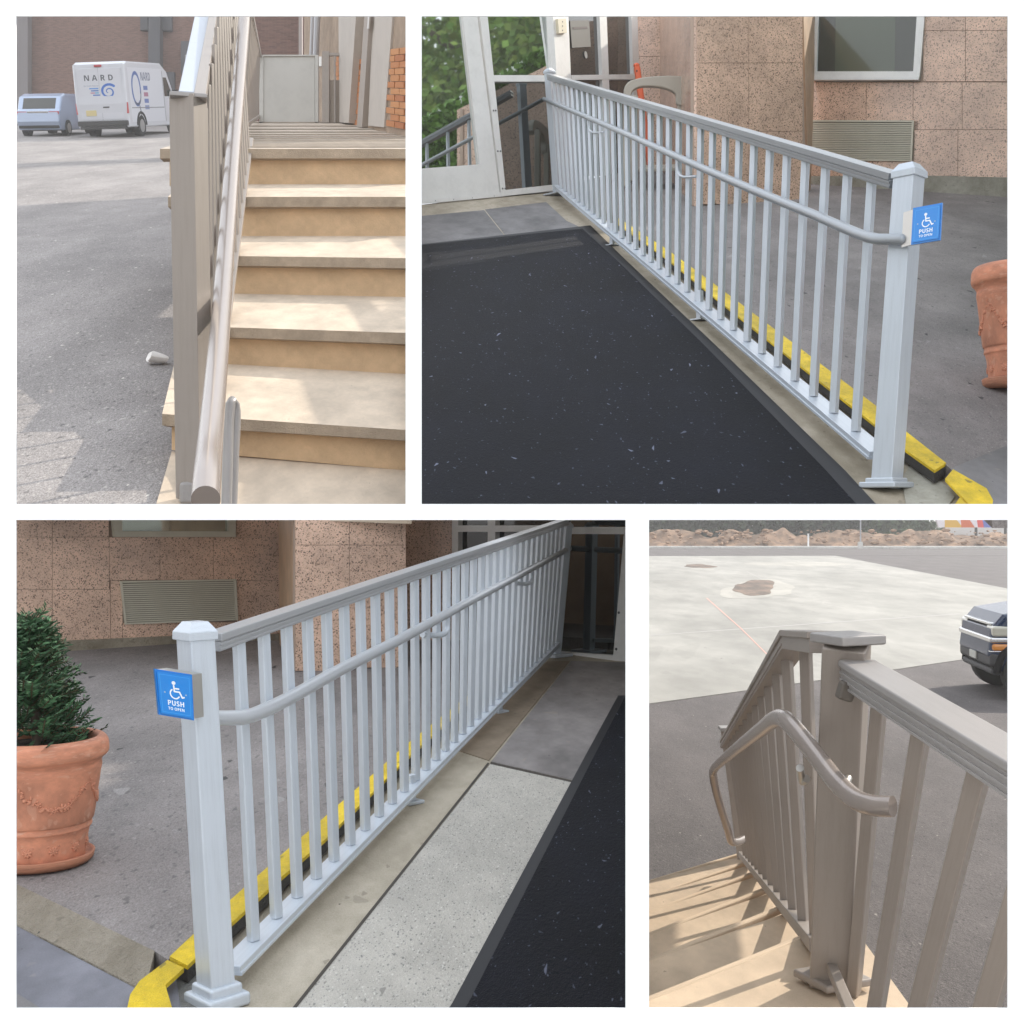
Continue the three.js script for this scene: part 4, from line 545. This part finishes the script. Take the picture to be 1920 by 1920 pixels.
  const box = (x0, x1, y0, y1, z0, z1, bev = 0.01) => new RoundedBoxGeometry(x1 - x0, y1 - y0, z1 - z0, 2, Math.min(bev, (x1 - x0) / 2.2, (y1 - y0) / 2.2, (z1 - z0) / 2.2)).translate((x0 + x1) / 2, (y0 + y1) / 2, (z0 + z1) / 2);
  const wheel = (x, z, R, par, rimCol) => { const tg = new THREE.CylinderGeometry(R, R, 0.24, 28); tg.rotateX(Math.PI / 2); tg.translate(x, R, z); const w = lpart('wheel', tg, M.rubberTyre, par); const rg = new THREE.CylinderGeometry(R * 0.62, R * 0.62, 0.03, 24); rg.rotateX(Math.PI / 2); rg.translate(x, R, z + Math.sign(z) * 0.115); lpart('rim', rg, rimCol, w); return w; };
  globalThis.VK = { place, profile, lpart, box, wheel };
  const paintW = std({ color: rgb(0.6, 0.61, 0.65), roughness: 0.3, clearcoat: 0.6 });
  const van = thing('van', 'white high roof delivery van with blue swirl and NARD lettering on its rear doors', 'van');   // nose along +x, rear at x = 0
  lpart('body', profile([[0.06, 0.42], [0.02, 1.2], [0.1, 2.55], [0.3, 2.62], [3.9, 2.62], [4.5, 2.35], [5.15, 1.5], [5.95, 1.25], [6.1, 0.9], [6.1, 0.45], [5.7, 0.4], [1.0, 0.4]], 1.98, 0.07), paintW, van);
  const vr = canvasTex(512, 640, (c, w, h) => {
    c.fillStyle = '#cdced4'; c.fillRect(0, 0, w, h); c.fillStyle = '#4b4f58'; c.font = 'bold 100px sans-serif'; c.textAlign = 'center';
    ['N', 'A', 'R', 'D'].forEach((t, i) => c.fillText(t, 112 + i * 96, 150));
    c.strokeStyle = '#c3c8d2'; c.lineWidth = 3; c.beginPath(); c.moveTo(256, 180); c.lineTo(256, 640); c.stroke(); c.beginPath(); c.moveTo(20, 185); c.lineTo(492, 185); c.stroke();
    for (let i = 0; i < 240; i++) { const a = i / 240 * 9.6, r = 18 + a * 8.2; c.fillStyle = i % 3 ? '#3d72c4' : '#2a58a8'; c.beginPath(); c.arc(362 + Math.cos(a + 2.2) * r, 292 + Math.sin(a + 2.2) * r, 4 + a * 1.25, 0, 7); c.fill(); }
    c.fillStyle = '#7d8799'; c.font = '24px sans-serif'; c.textAlign = 'left'; c.fillText('Go Fresh Natural', 66, 222);
    [['#5a8fd0', 130, 240, 112], ['#4f76b8', 150, 268, 92], ['#b78aa0', 140, 296, 60], ['#5aa5c8', 196, 296, 46], ['#4f76b8', 168, 324, 84]].forEach(([f, x, y, l]) => { c.fillStyle = f; c.fillRect(x, y, l, 17); });
    c.fillStyle = '#98a2b2'; c.fillRect(110, 390, 130, 8); c.font = '26px sans-serif'; c.fillText('877 4 NARD 12', 262, 500); c.fillStyle = '#8b93a0'; c.fillRect(250, 522, 220, 9); c.fillStyle = '#3c6bb5'; c.fillRect(400, 540, 40, 12);
  });
  lpart('rear_door', box(-0.03, 0.0, 0.62, 2.46, -0.86, 0.86, 0.012), paintW, van);
  const dec = new THREE.PlaneGeometry(1.62, 1.78); dec.rotateY(-Math.PI / 2); dec.translate(-0.034, 1.55, 0); lpart('lettering', dec, std({ map: vr, roughness: 0.35 }), van);
  lpart('number_plate', box(-0.05, -0.034, 0.78, 0.98, -0.62, -0.22, 0.005), std({ color: rgb(0.62, 0.52, 0.26), roughness: 0.5 }), van); lpart('plate_recess', box(-0.04, -0.03, 1.0, 1.05, -0.74, -0.12, 0.004), M.dark, van);
  lpart('door_handle', box(-0.06, -0.03, 1.06, 1.1, 0.06, 0.3, 0.01), M.dark, van); lpart('brake_light', box(-0.02, 0.05, 2.5, 2.58, -0.14, 0.14, 0.02), std({ color: rgb(0.45, 0.04, 0.05), roughness: 0.3 }), van);
  for (const s of [-1, 1]) lpart('tail_light', box(-0.03, 0.06, 0.84, 1.24, s * 0.93 - 0.07, s * 0.93 + 0.07, 0.02), std({ color: rgb(0.5, 0.05, 0.06), roughness: 0.3, clearcoat: 1 }), van);
  lpart('bumper', [box(-0.12, 0.3, 0.42, 0.6, -0.96, 0.96, 0.03), box(-0.08, 0.3, 0.3, 0.41, -0.9, 0.9, 0.03)], std({ color: rgb(0.05, 0.05, 0.05), roughness: 0.7 }), van);
  const vs = canvasTex(1024, 512, (c, w, h) => { c.fillStyle = '#cdced4'; c.fillRect(0, 0, w, h); c.strokeStyle = '#3f5f9e'; c.lineWidth = 34; c.beginPath(); c.ellipse(210, 200, 120, 150, 0, 0.9, 6.6); c.stroke(); c.lineWidth = 22; c.strokeStyle = '#39445e'; c.beginPath(); c.moveTo(130, 320); c.bezierCurveTo(240, 380, 330, 330, 330, 220); c.moveTo(260, 360); c.bezierCurveTo(300, 430, 290, 470, 250, 511); c.stroke(); c.fillStyle = '#566079'; c.font = 'bold 110px sans-serif'; c.fillText('NARD', 360, 120); ['#5a6fa8', '#a06880', '#5a6fa8', '#7a88b0'].forEach((f, i) => { c.fillStyle = f; c.fillRect(420, 170 + i * 62, 130, 40); }); });
  const sd = new THREE.PlaneGeometry(3.6, 1.95); sd.translate(2.1, 1.5, 0.994); lpart('side_lettering', sd, std({ map: vs, roughness: 0.35 }), van);
  lpart('side_window', new THREE.ShapeGeometry(new THREE.Shape([[4.05, 1.45], [5.0, 1.45], [4.42, 2.16], [4.05, 2.16]].map(p => new THREE.Vector2(...p)))).translate(0, 0, 0.995), M.blackGlass, van);
  for (const [x, z] of [[1.25, 0.99], [5.0, 0.99]]) lpart('wheel_arch', new THREE.TorusGeometry(0.46, 0.05, 8, 24, Math.PI).translate(x, 0.4, z), M.dark, van);
  lpart('door_seam', [box(-0.034, -0.03, 0.62, 2.46, -0.006, 0.006, 0.001), box(3.98, 4.0, 0.5, 2.4, 0.985, 0.996, 0.001), box(5.02, 5.04, 0.6, 1.5, 0.985, 0.996, 0.001), box(0.4, 3.9, 1.02, 1.05, 0.985, 0.998, 0.002)], std({ color: rgb(0.2, 0.2, 0.21) }), van);
  lpart('mirror', box(4.9, 5.1, 1.4, 1.7, 1.02, 1.2, 0.03), M.dark, van);
  for (const [x, z] of [[1.25, 0.88], [1.25, -0.88], [5.0, 0.88], [5.0, -0.88]]) wheel(x, z, 0.38, van, std({ color: rgb(0.4, 0.4, 0.4), metalness: 0.6, roughness: 0.4 }));
  const vp = g1(198, 258); place(van, vp, Math.PI / 2 - 0.1, 0); van.rotation.z = 0.3; van.scale.setScalar(1.08); 
  const carP = std({ color: rgb(0.42, 0.5, 0.66), roughness: 0.25, metalness: 0.3, clearcoat: 0.8 });
  const car = thing('parked_car', 'pale blue hatchback parked left of the white van', 'car');
  lpart('body', profile([[0.1, 0.35], [0.0, 0.6], [0.05, 0.95], [0.2, 1.02], [0.5, 1.5], [0.9, 1.6], [2.4, 1.58], [3.2, 1.05], [4.3, 0.9], [4.5, 0.6], [4.4, 0.32], [0.4, 0.3]], 1.8, 0.09), carP, car);
  const rw = new THREE.PlaneGeometry(1.36, 0.52); rw.rotateY(-Math.PI / 2); rw.rotateZ(-0.56); rw.translate(0.26, 1.29, 0); lpart('rear_window', rw, M.blackGlass, car);
  for (const s of [-1, 1]) lpart('tail_light', box(-0.04, 0.2, 0.84, 1.0, s * 0.66 - 0.22, s * 0.66 + 0.22, 0.03), std({ color: rgb(0.5, 0.07, 0.07), roughness: 0.3 }), car);
  lpart('trim', box(-0.05, 0.0, 0.92, 1.0, -0.44, 0.44, 0.01), M.chrome, car); lpart('number_plate', box(-0.05, -0.0, 0.72, 0.86, -0.22, 0.22, 0.005), std({ color: rgb(0.55, 0.45, 0.25) }), car); lpart('bumper', box(-0.05, 0.2, 0.32, 0.44, -0.84, 0.84, 0.03), M.dark, car);
  for (const [x, z] of [[0.8, 0.82], [0.8, -0.82], [3.6, 0.82], [3.6, -0.82]]) wheel(x, z, 0.32, car, M.steel);
  place(car, g1(76, 256), Math.PI / 2 - 0.04, 0); car.rotation.z = 0.3;
}
// ================= lower right: the railing seen from the top of the stairs, the parking lot =================
{
  const ga = slope(7750, 960), u = V(1, 0, 0), up = (k) => V(0, k, 0);
  const lot = (a, k) => a.map(([x, y]) => ga(x, y).add(up(k)));
  struct('parking_lot', poly(lot([[1190, 1043], [1567, 1042.4], [1910, 1108], [1910, 1222], [1672, 1257], [1419, 1293], [1190, 1324]], 0.012), DOWN(0.012), { u }), M.lot4, 'pale concrete parking lot, lower right view');
  struct('road', poly(lot([[1150, 1026.5], [1960, 1026.5], [1960, 1042], [1150, 1042.6]], 0.006), DOWN(0.006), { u }), M.asphalt4, 'dark asphalt strip beyond the parking lot');
  const blob = (cx, cy, rx, ry, seed, k) => { const r = rng(seed), q = []; const f1 = r() * 6, f2 = r() * 6, f3 = r() * 6; for (let i = 0; i < 60; i++) { const a = i / 60 * 6.283, m = 1 + 0.16 * Math.sin(2 * a + f1) + 0.1 * Math.sin(3 * a + f2) + 0.06 * Math.sin(7 * a + f3) + 0.03 * r(); q.push([cx + Math.cos(a) * rx * m, cy + Math.sin(a) * ry * m]); } return poly(lot(q, k), null, { u }); };
  const stain = std({ map: lens(T.dirt, 3, 9), color: rgb(0.62, 0.62, 0.62), roughness: 0.7 }), stain2 = std({ map: lens(T.lot, 9, 26), color: rgb(0.62, 0.6, 0.56), roughness: 0.7 });
  struct('oil_stain', blob(1415, 1103, 42, 13, 5, 0.022), stain, 'large dark damp stain on the parking lot'); struct('oil_stain', blob(1422, 1106, 66, 17, 6, 0.018), stain2, 'pale damp rim round the large stain');
  struct('oil_stain', blob(1312, 1062, 28, 3.6, 7, 0.018), stain, 'long dark damp stain at the back of the lot'); struct('oil_stain', blob(1500, 1058, 84, 4.6, 8, 0.018), stain2, 'wide faint damp stain at the back of the lot');
  const line = (a, w, m, nm, l) => { const L = []; for (let i = 0; i < a.length - 1; i++) { const [p, q] = [a[i], a[i + 1]]; L.push(poly(lot([[p[0] - w, p[1]], [p[0] + w, p[1]], [q[0] + w, q[1]], [q[0] - w, q[1]]], 0.017), null, { u })); } struct(nm, L, m, l); };
  line([[1325, 1122], [1390, 1180], [1456, 1246]], 1.3, std({ color: rgb(0.62, 0.36, 0.3) }), 'chalk_line', 'thin red chalk line across the parking lot');
  const jm = std({ color: rgb(0.4, 0.38, 0.36) });
  struct('lot_joint', [[[1200, 1194], [1560, 1168]], [[1560, 1168], [1800, 1152]]].map(([p, q]) => poly(lot([[p[0], p[1] - 0.7], [q[0], q[1] - 0.7], [q[0], q[1] + 0.7], [p[0], p[1] + 0.7]], 0.016), null, { u })), jm, 'joint line across the parking lot'); line([[1400, 1072], [1440, 1092], [1503, 1121]], 1.0, jm, 'lot_joint', 'slanting joint by the large stain');
  line([[1200, 1092], [1400, 1091]], 40, stain2, 'lot_joint', 'thin cross joint at the back of the lot');
  // kerb, earth bank, stones
  const kz = 113, kb = thing('kerb', 'pale kerb of cobbles between the road and the earth bank', 'kerb', at(1550, 1029, kz)); for (let i = 0; i < 60; i++) { const x = 1180 + i * 13.2; part('kerb_stone', poly([at(x, 1024.4, kz), at(x + 12.4, 1024.4, kz), at(x + 12.4, 1029.5, kz), at(x, 1029.5, kz)], V(0, 0, -1)), M.lot, kb); }
  const r = rng(61);
  { const n1 = noise2(62, 24), n2 = noise2(63, 70), W = 220, H = 14, pos = [], uv = [], idx = [];
    for (let j = 0; j <= H; j++) for (let i = 0; i <= W; i++) { const s = i / W, t = j / H, z = 114 + t * 12, x = (1170 - 960 + s * 800) / F * z, prof = Math.sin(Math.min(1, t * 1.35) * Math.PI) * 0.6 + Math.min(1, t * 3) * 0.4; let hh = prof * (0.7 + 1.6 * n1(s, t * 0.4) ** 1.3 + 0.35 * (n2(s * 1.0, t) - 0.5)); pos.push(x, hh * 0.78, -z); uv.push(x, z); }
    for (let j = 0; j < H; j++) for (let i = 0; i < W; i++) { const a = j * (W + 1) + i; idx.push(a, a + 1, a + W + 1, a + 1, a + W + 2, a + W + 1); }
    const g = new THREE.BufferGeometry(); g.setAttribute('position', new THREE.Float32BufferAttribute(pos, 3)); g.setAttribute('uv', new THREE.Float32BufferAttribute(uv, 2)); g.setIndex(idx); g.computeVertexNormals(); struct('earth_bank', g, std({ map: lens(T.dirt, 5), color: rgb(0.9, 0.85, 0.8), roughness: 1 }), 'bank of brown earth and rubble beyond the road'); }
  const rocks = []; for (let i = 0; i < 260; i++) { const z = 114.3 + r() * 3.6, x = (1190 - 960 + r() * 720) / F * z, s = 0.06 + 0.22 * r() ** 3, g = new THREE.IcosahedronGeometry(s, 0); g.scale(1.2 + r(), 0.7, 1); g.rotateY(r() * 6); g.translate(x, 0.25 + (z - 114) * 0.32, -z); rocks.push(g); }
  { const o = single('rubble', rocks, std({ map: lens(T.dirt, 2), color: rgb(1.2, 1.15, 1.1), roughness: 1 }), 'pale stones strewn over the earth bank', 'stones'); o.userData.kind = 'stuff'; delete o.userData.category; }
  // trees behind the bank
  const spots = [[1205, 128, 7, 3.6], [1262, 131, 8, 4], [1318, 127, 7, 3.4], [1372, 132, 9, 4.2], [1428, 128, 7, 3.6], [1484, 131, 8, 4], [1540, 128, 8, 3.8], [1596, 131, 7, 3.6], [1648, 127, 6.5, 3.2], [1700, 130, 6, 3]];
  const where = ['behind the left edge of the earth bank', 'second from the left behind the earth bank', 'third from the left behind the earth bank', 'fourth from the left behind the earth bank', 'above the gap in the earth bank', 'left of the slim white post', 'right of the slim white post', 'behind the lamp post', 'right of the lamp post', 'next to the colourful billboard'];
  spots.forEach(([x, z, h, w], i) => tree(V((x - 960) / F * z, 0, -z), h, w * 1.15, 2600, 0.5, i > 6 ? [0.035, 0.075, 0.022] : [0.022, 0.042, 0.018], 500 + i, `dark leafy tree ${where[i]}`, 'trees behind the earth bank', 0.4, 0.42));
  const bd = canvasTex(512, 128, (c, w, h) => { c.fillStyle = '#e9e4ea'; c.fillRect(0, 0, w, h); const q = [['#e0b030', 40, 120], ['#d9662e', 150, 90], ['#e24b4b', 260, 70], ['#5a6fc0', 300, 50], ['#f0c23a', 360, 60], ['#d94f3d', 430, 70]]; for (const [f, x, l] of q) { c.fillStyle = f; c.beginPath(); c.moveTo(x, h); c.lineTo(x + l * 0.4, 20); c.lineTo(x + l, h); c.fill(); } });
  const bbd = thing('billboard', 'colourful billboard with bright triangles at the top right of the lower right view', 'billboard', at(1820, 1000, 124)); part('panel', poly([at(1744, 940, 124), at(1905, 940, 124), at(1905, 989, 124), at(1760, 989, 124)], V(0, 0, -0.3), { fit: true }), std({ map: bd, roughness: 0.6 }), bbd); for (const x of [1770, 1830, 1885]) part('post', beam(at(x, 985, 124.2), V((x - 960) / F * 124.2, 0, -124.2), 0.2, 0.2), M.dark, bbd);
  const lp = thing('lamp_post', 'slim grey lamp post on a concrete base before the earth bank', 'lamp post', at(1615, 1029, 112)); part('base', poly([at(1610.5, 1016, 112), at(1618, 1016, 112), at(1618, 1031, 112), at(1610.5, 1031, 112)], V(0, 0, -0.4)), M.lot, lp); part('pole', tube([at(1613.5, 1018, 112.2), at(1613.5, 880, 112.2)], 0.06, 2, false, 8), std({ color: rgb(0.4, 0.4, 0.42) }), lp); part('lamp_head', new RoundedBoxGeometry(0.7, 0.12, 0.3, 2, 0.04).translate(at(1617, 880, 112).x, at(1617, 880, 112).y, -112), std({ color: rgb(0.4, 0.4, 0.42) }), lp);
  const mp = thing('marker_post', 'slim white marker post in front of the earth bank', 'marker post', at(1515.5, 1022, 113.8)); part('shaft', poly([at(1514.4, 1001, 113.8), at(1517.2, 1001, 113.8), at(1517.2, 1024, 113.8), at(1514.4, 1024, 113.8)], V(0, 0, -0.12)), std({ color: rgb(0.8, 0.8, 0.8) }), mp); part('cap', new RoundedBoxGeometry(0.15, 0.05, 0.15, 1, 0.01).translate(at(1515.8, 1001, 113.86).x, at(1515.8, 1001, 113.86).y, -113.86), std({ color: rgb(0.7, 0.7, 0.7) }), mp);
  // ----- stairs going down -----
  const ST = thing('staircase', 'tan stone stairs going down beside the railing, lower right view', 'stairs', V(1.2, 0, -8));
  const tm = std({ map: lens(T.stone, 1.2, 2.4), color: rgb(1.02, 0.94, 0.84), roughness: 0.9 });
  const L = [[3585, 1203, 1878, 1526, 1748], [4275, 1203, 1806, 1486, 1700], [4975, 1203, 1757, 1452, 1664], [5675, 1203, 1714, 1427, 1633], [6375, 1203, 1685, 1408, 1614], [7075, 1203, 1656, 1391, 1599]];
  const gy = (c) => slope(c, 960), e2 = (c) => [gy(c)(L[0][1], 1), 0];
  part('landing', poly([gy(3585)(1203, 1905), gy(3585)(1720, 1905), gy(3585)(1622, 1768), gy(3585)(1560, 1740), gy(3585)(L[0][3], L[0][4]), gy(3585)(L[0][1], L[0][2])], DOWN(0.5), { u }), tm, ST);
  for (let i = 1; i < 6; i++) { const a = L[i - 1], b = L[i], pa = gy(a[0])(a[1], a[2]), pb = gy(a[0])(a[3], a[4]); const y = gy(b[0])(b[1], b[2]).y; const A = V(pa.x, y, pa.z + 0.05), B = V(pb.x + 0.15, y, pb.z + 0.05), C = gy(b[0])(b[3] + 22, b[4]), D = gy(b[0])(b[1], b[2]); part('tread', poly([A, B, C, D], DOWN(Math.min(0.4, y)), { u }), tm, ST); part('nosing', beam(V(D.x, y - 0.012, D.z), V(C.x - 0.1, y - 0.012, C.z), 0.03, 0.03, { bevel: 0.008 }), tm, ST); }
  part('nosing', beam(gy(3585)(L[0][1], L[0][2]).add(V(0, -0.012, 0)), gy(3585)(L[0][3], L[0][4]).add(V(0, -0.012, 0)), 0.03, 0.03, { bevel: 0.008 }), tm, ST);
  // ----- railing -----
  const R = thing('stair_railing', 'taupe metal railing with square posts and bent round handrail, lower right view', 'railing', at(1562, 1845, 4.03));
  const b0 = at(1561, 1840, 4.03), b1 = at(1588, 1205, 3.72);
  part('post', beam(b0, b1, 0.118, 0.118, { up: V(0, 0, 1), twist: 0.42, bevel: 0.006 }), M.veilTaupe, R);
  part('post_cap', [new RoundedBoxGeometry(0.15, 0.028, 0.15, 1, 0.006).rotateY(0.42).translate(b1.x + 0.002, b1.y + 0.012, b1.z)], M.veilTaupeTop, R);
  part('base_plate', [new RoundedBoxGeometry(0.17, 0.025, 0.17, 1, 0.008).rotateY(0.42).translate(b0.x, b0.y + 0.012, b0.z)], M.veilTaupe, R);
  const ra0 = at(1606, 1268, 3.68), ra1 = at(2010, 1519, 2.36);
  part('top_rail', [beam(ra0, ra1, 0.105, 0.022, { bevel: 0.006 }).translate(0, 0.036, 0), beam(ra0, ra1, 0.09, 0.05, { bevel: 0.002 }), beam(ra0, ra1, 0.098, 0.007, { bevel: 0.001 }).translate(0, -0.006, 0), beam(ra0, ra1, 0.098, 0.007, { bevel: 0.001 }).translate(0, -0.022, 0), beam(ra0, ra1, 0.098, 0.007, { bevel: 0.001 }).translate(0, 0.012, 0)], M.veilTaupeTop, R);
  part('bracket', [beam(at(1572, 1292, 3.62), at(1600, 1300, 3.62), 0.05, 0.05, { bevel: 0.008 })], M.grooveBrown, R);
  for (const [x0, y0, x1, y1, z0, z1, w] of [[1651, 1292, 1600, 1862, 3.56, 3.95, 0.036], [1733, 1338, 1637, 1925, 3.24, 3.6, 0.04], [1846, 1408, 1714, 1925, 2.85, 3.2, 0.043], [1960, 1510, 1840, 1925, 2.55, 2.85, 0.048]]) part('baluster', beam(at(x1, y1, z1), at(x0, y0, z0), w, w, { up: V(0, 0, 1), twist: 0.7 }), M.veilTaupe, R);
  part('bottom_rail', beam(at(1556, 1806, 4.0), at(1606, 1925, 3.45), 0.03, 0.03), M.veilTaupe, R);
  // sloping section
  const s0 = at(1545, 1210, 3.85), s1 = at(1490, 1204, 4.4), s2 = at(1361, 1398, 10.6), q0 = at(1536, 1772, 4.15), q1 = at(1392, 1602, 10.6);
  part('top_rail', [beam(s0, s1, 0.1, 0.022, { bevel: 0.004 }).translate(0, 0.03, 0), beam(s0, s1, 0.085, 0.045, { bevel: 0.002 }), beam(s1, s2, 0.1, 0.022, { bevel: 0.004 }).translate(0, 0.03, 0), beam(s1, s2, 0.085, 0.045, { bevel: 0.002 }), beam(s1, s2, 0.093, 0.008, { bevel: 0.001 }).translate(0, -0.008, 0)], M.veilTaupe, R);
  part('bottom_rail', beam(q0, q1, 0.06, 0.045), M.veilTaupe, R);
  for (let k = 0; k < 13; k++) { const s = k / 13, zz = 4.25 + 6.1 * s, a = mix(q0, q1, (zz - 4.15) / 6.45), b = k === 0 ? mix(s0, s1, 0.6) : mix(s1, s2, Math.max(0.01, (zz - 4.4) / 6.2)); part('baluster', beam(a, b, 0.034, 0.034, { up: V(0, 0, 1), twist: 0.6 }), M.veilTaupe, R); }
  const lp0 = at(1398, 1612, 10.9), lp1 = at(1366, 1366, 10.9); part('post', beam(lp0, lp1, 0.115, 0.115, { up: V(0, 0, 1), twist: 0.3 }), M.veilTaupe, R); part('post_cap', new RoundedBoxGeometry(0.15, 0.03, 0.15, 1, 0.006).translate(lp1.x, lp1.y, lp1.z), M.veilTaupeTop, R);
  part('handrail', [tube([at(1674, 1512, 3.3), at(1640, 1511, 3.33), at(1606, 1500, 3.4), at(1572, 1470, 3.5), at(1545, 1436, 3.62), at(1505, 1385, 3.78), at(1478, 1354, 3.92), at(1465, 1346, 4.05), at(1452, 1349, 4.25), at(1430, 1366, 4.7), at(1390, 1397, 5.8), at(1350, 1430, 7.6), at(1339, 1442, 8.3), at(1337, 1452, 8.5), at(1342, 1480, 8.6), at(1366, 1560, 8.9), at(1371, 1577, 9), at(1380, 1579, 9.1), at(1396, 1573, 9.3)], 0.0265, 160, false, 18)], M.veilTaupeTube, R);
  part('bracket', tube([at(1565, 1450, 3.6), at(1578, 1475, 3.6), at(1590, 1460, 3.7)], 0.012, 16, false, 8), M.steel, R);
  part('bracket', tube([at(1512, 1460, 3.9), at(1505, 1466, 3.95), at(1500, 1440, 3.85)], 0.012, 16, false, 8), M.steel, R);
  // ----- dark pick-up front -----
  const { place, profile, lpart, box, wheel } = globalThis.VK;
  const pk = thing('suv', 'black sport utility vehicle with chrome grille cut off by the right edge', 'car'), bp = std({ color: rgb(0.01, 0.026, 0.07), roughness: 0.25, specularIntensity: 0.5, clearcoat: 0.25, clearcoatRoughness: 0.05 }), gb = std({ color: rgb(0.01, 0.01, 0.011), roughness: 0.8, specularIntensity: 0.2 });  // dark blue in the body paint stands in for reflected sky
  lpart('body', profile([[0.02, 0.72], [0.06, 1.05], [0.2, 1.22], [0.9, 1.34], [1.75, 1.38], [2.5, 1.95], [3.1, 2.02], [5.4, 2.0], [5.8, 1.2], [5.8, 0.5], [4.9, 0.45], [0.98, 0.45], [0.9, 0.7], [0.52, 0.9], [0.2, 0.75], [0.14, 0.5]], 1.98, 0.12), bp, pk);
  lpart('grille', [box(-0.04, 0.06, 0.98, 1.14, -0.62, 0.62, 0.02), box(-0.04, 0.06, 0.76, 0.88, -0.62, 0.62, 0.02)], gb, pk); lpart('grille_bar', box(-0.09, 0.34, 0.885, 0.975, -1.005, 1.005, 0.03), M.chrome, pk); lpart('grille_frame', box(-0.05, 0.05, 1.15, 1.19, -0.8, 0.8, 0.012), M.chrome, pk);
  for (const s of [-1, 1]) { const hl = lpart('headlight', box(-0.05, 0.3, 0.985, 1.15, s * 0.81 - 0.2, s * 0.81 + 0.2, 0.04), std({ color: rgb(0.62, 0.6, 0.5), roughness: 0.12, clearcoat: 1 }), pk); lpart('turn_signal', box(-0.05, 0.42, 0.765, 0.875, s * 0.83 - 0.18, s * 0.83 + 0.18, 0.04), std({ color: rgb(0.75, 0.27, 0.03), roughness: 0.2, clearcoat: 1 }), pk); }
  lpart('bumper', [box(-0.08, 0.16, 0.5, 0.74, -1.0, 1.0, 0.07), box(-0.05, 0.2, 0.38, 0.49, -0.94, 0.94, 0.05)], std({ color: rgb(0.05, 0.05, 0.053), roughness: 0.6 }), pk); lpart('bumper_trim', box(-0.09, 0.16, 0.745, 0.765, -1.0, 1.0, 0.008), M.chrome, pk); lpart('number_plate', box(-0.11, -0.08, 0.56, 0.68, -0.2, 0.2, 0.006), std({ color: rgb(0.6, 0.6, 0.55) }), pk);
  for (const s of [-1, 1]) lpart('wheel_arch', new THREE.TorusGeometry(0.5, 0.06, 8, 24, Math.PI).translate(0.52, 0.42, s * 0.99), gb, pk);
  for (const [x, z] of [[0.52, 0.92], [0.52, -0.92], [4.2, 0.9], [4.2, -0.9]]) wheel(x, z, 0.41, pk, M.chrome);
  for (const s of [-1, 1]) lpart('side_window', new THREE.PlaneGeometry(2.6, 0.5).translate(3.7, 1.64, s * 0.995), M.blackGlass, pk);
  place(pk, V(8.06, 0, -23), -0.09, 0); pk.scale.setScalar(1.06);
}
// ---------- trees out of the frame that stand in the glass ----------
tree(V(30, 0, -10), 27, 9.5, 110000, 0.32, [0.17, 0.29, 0.05], 700, 'light green tree seen only in the door glass, right of the ramp', 'trees in the glass');
tree(V(-11, 0, -3), 9, 3.4, 24000, 0.1, [0.1, 0.17, 0.035], 720, 'light green tree seen only in the dark glass, left of the ramp', 'trees in the glass');
renderer.render(scene, camera);
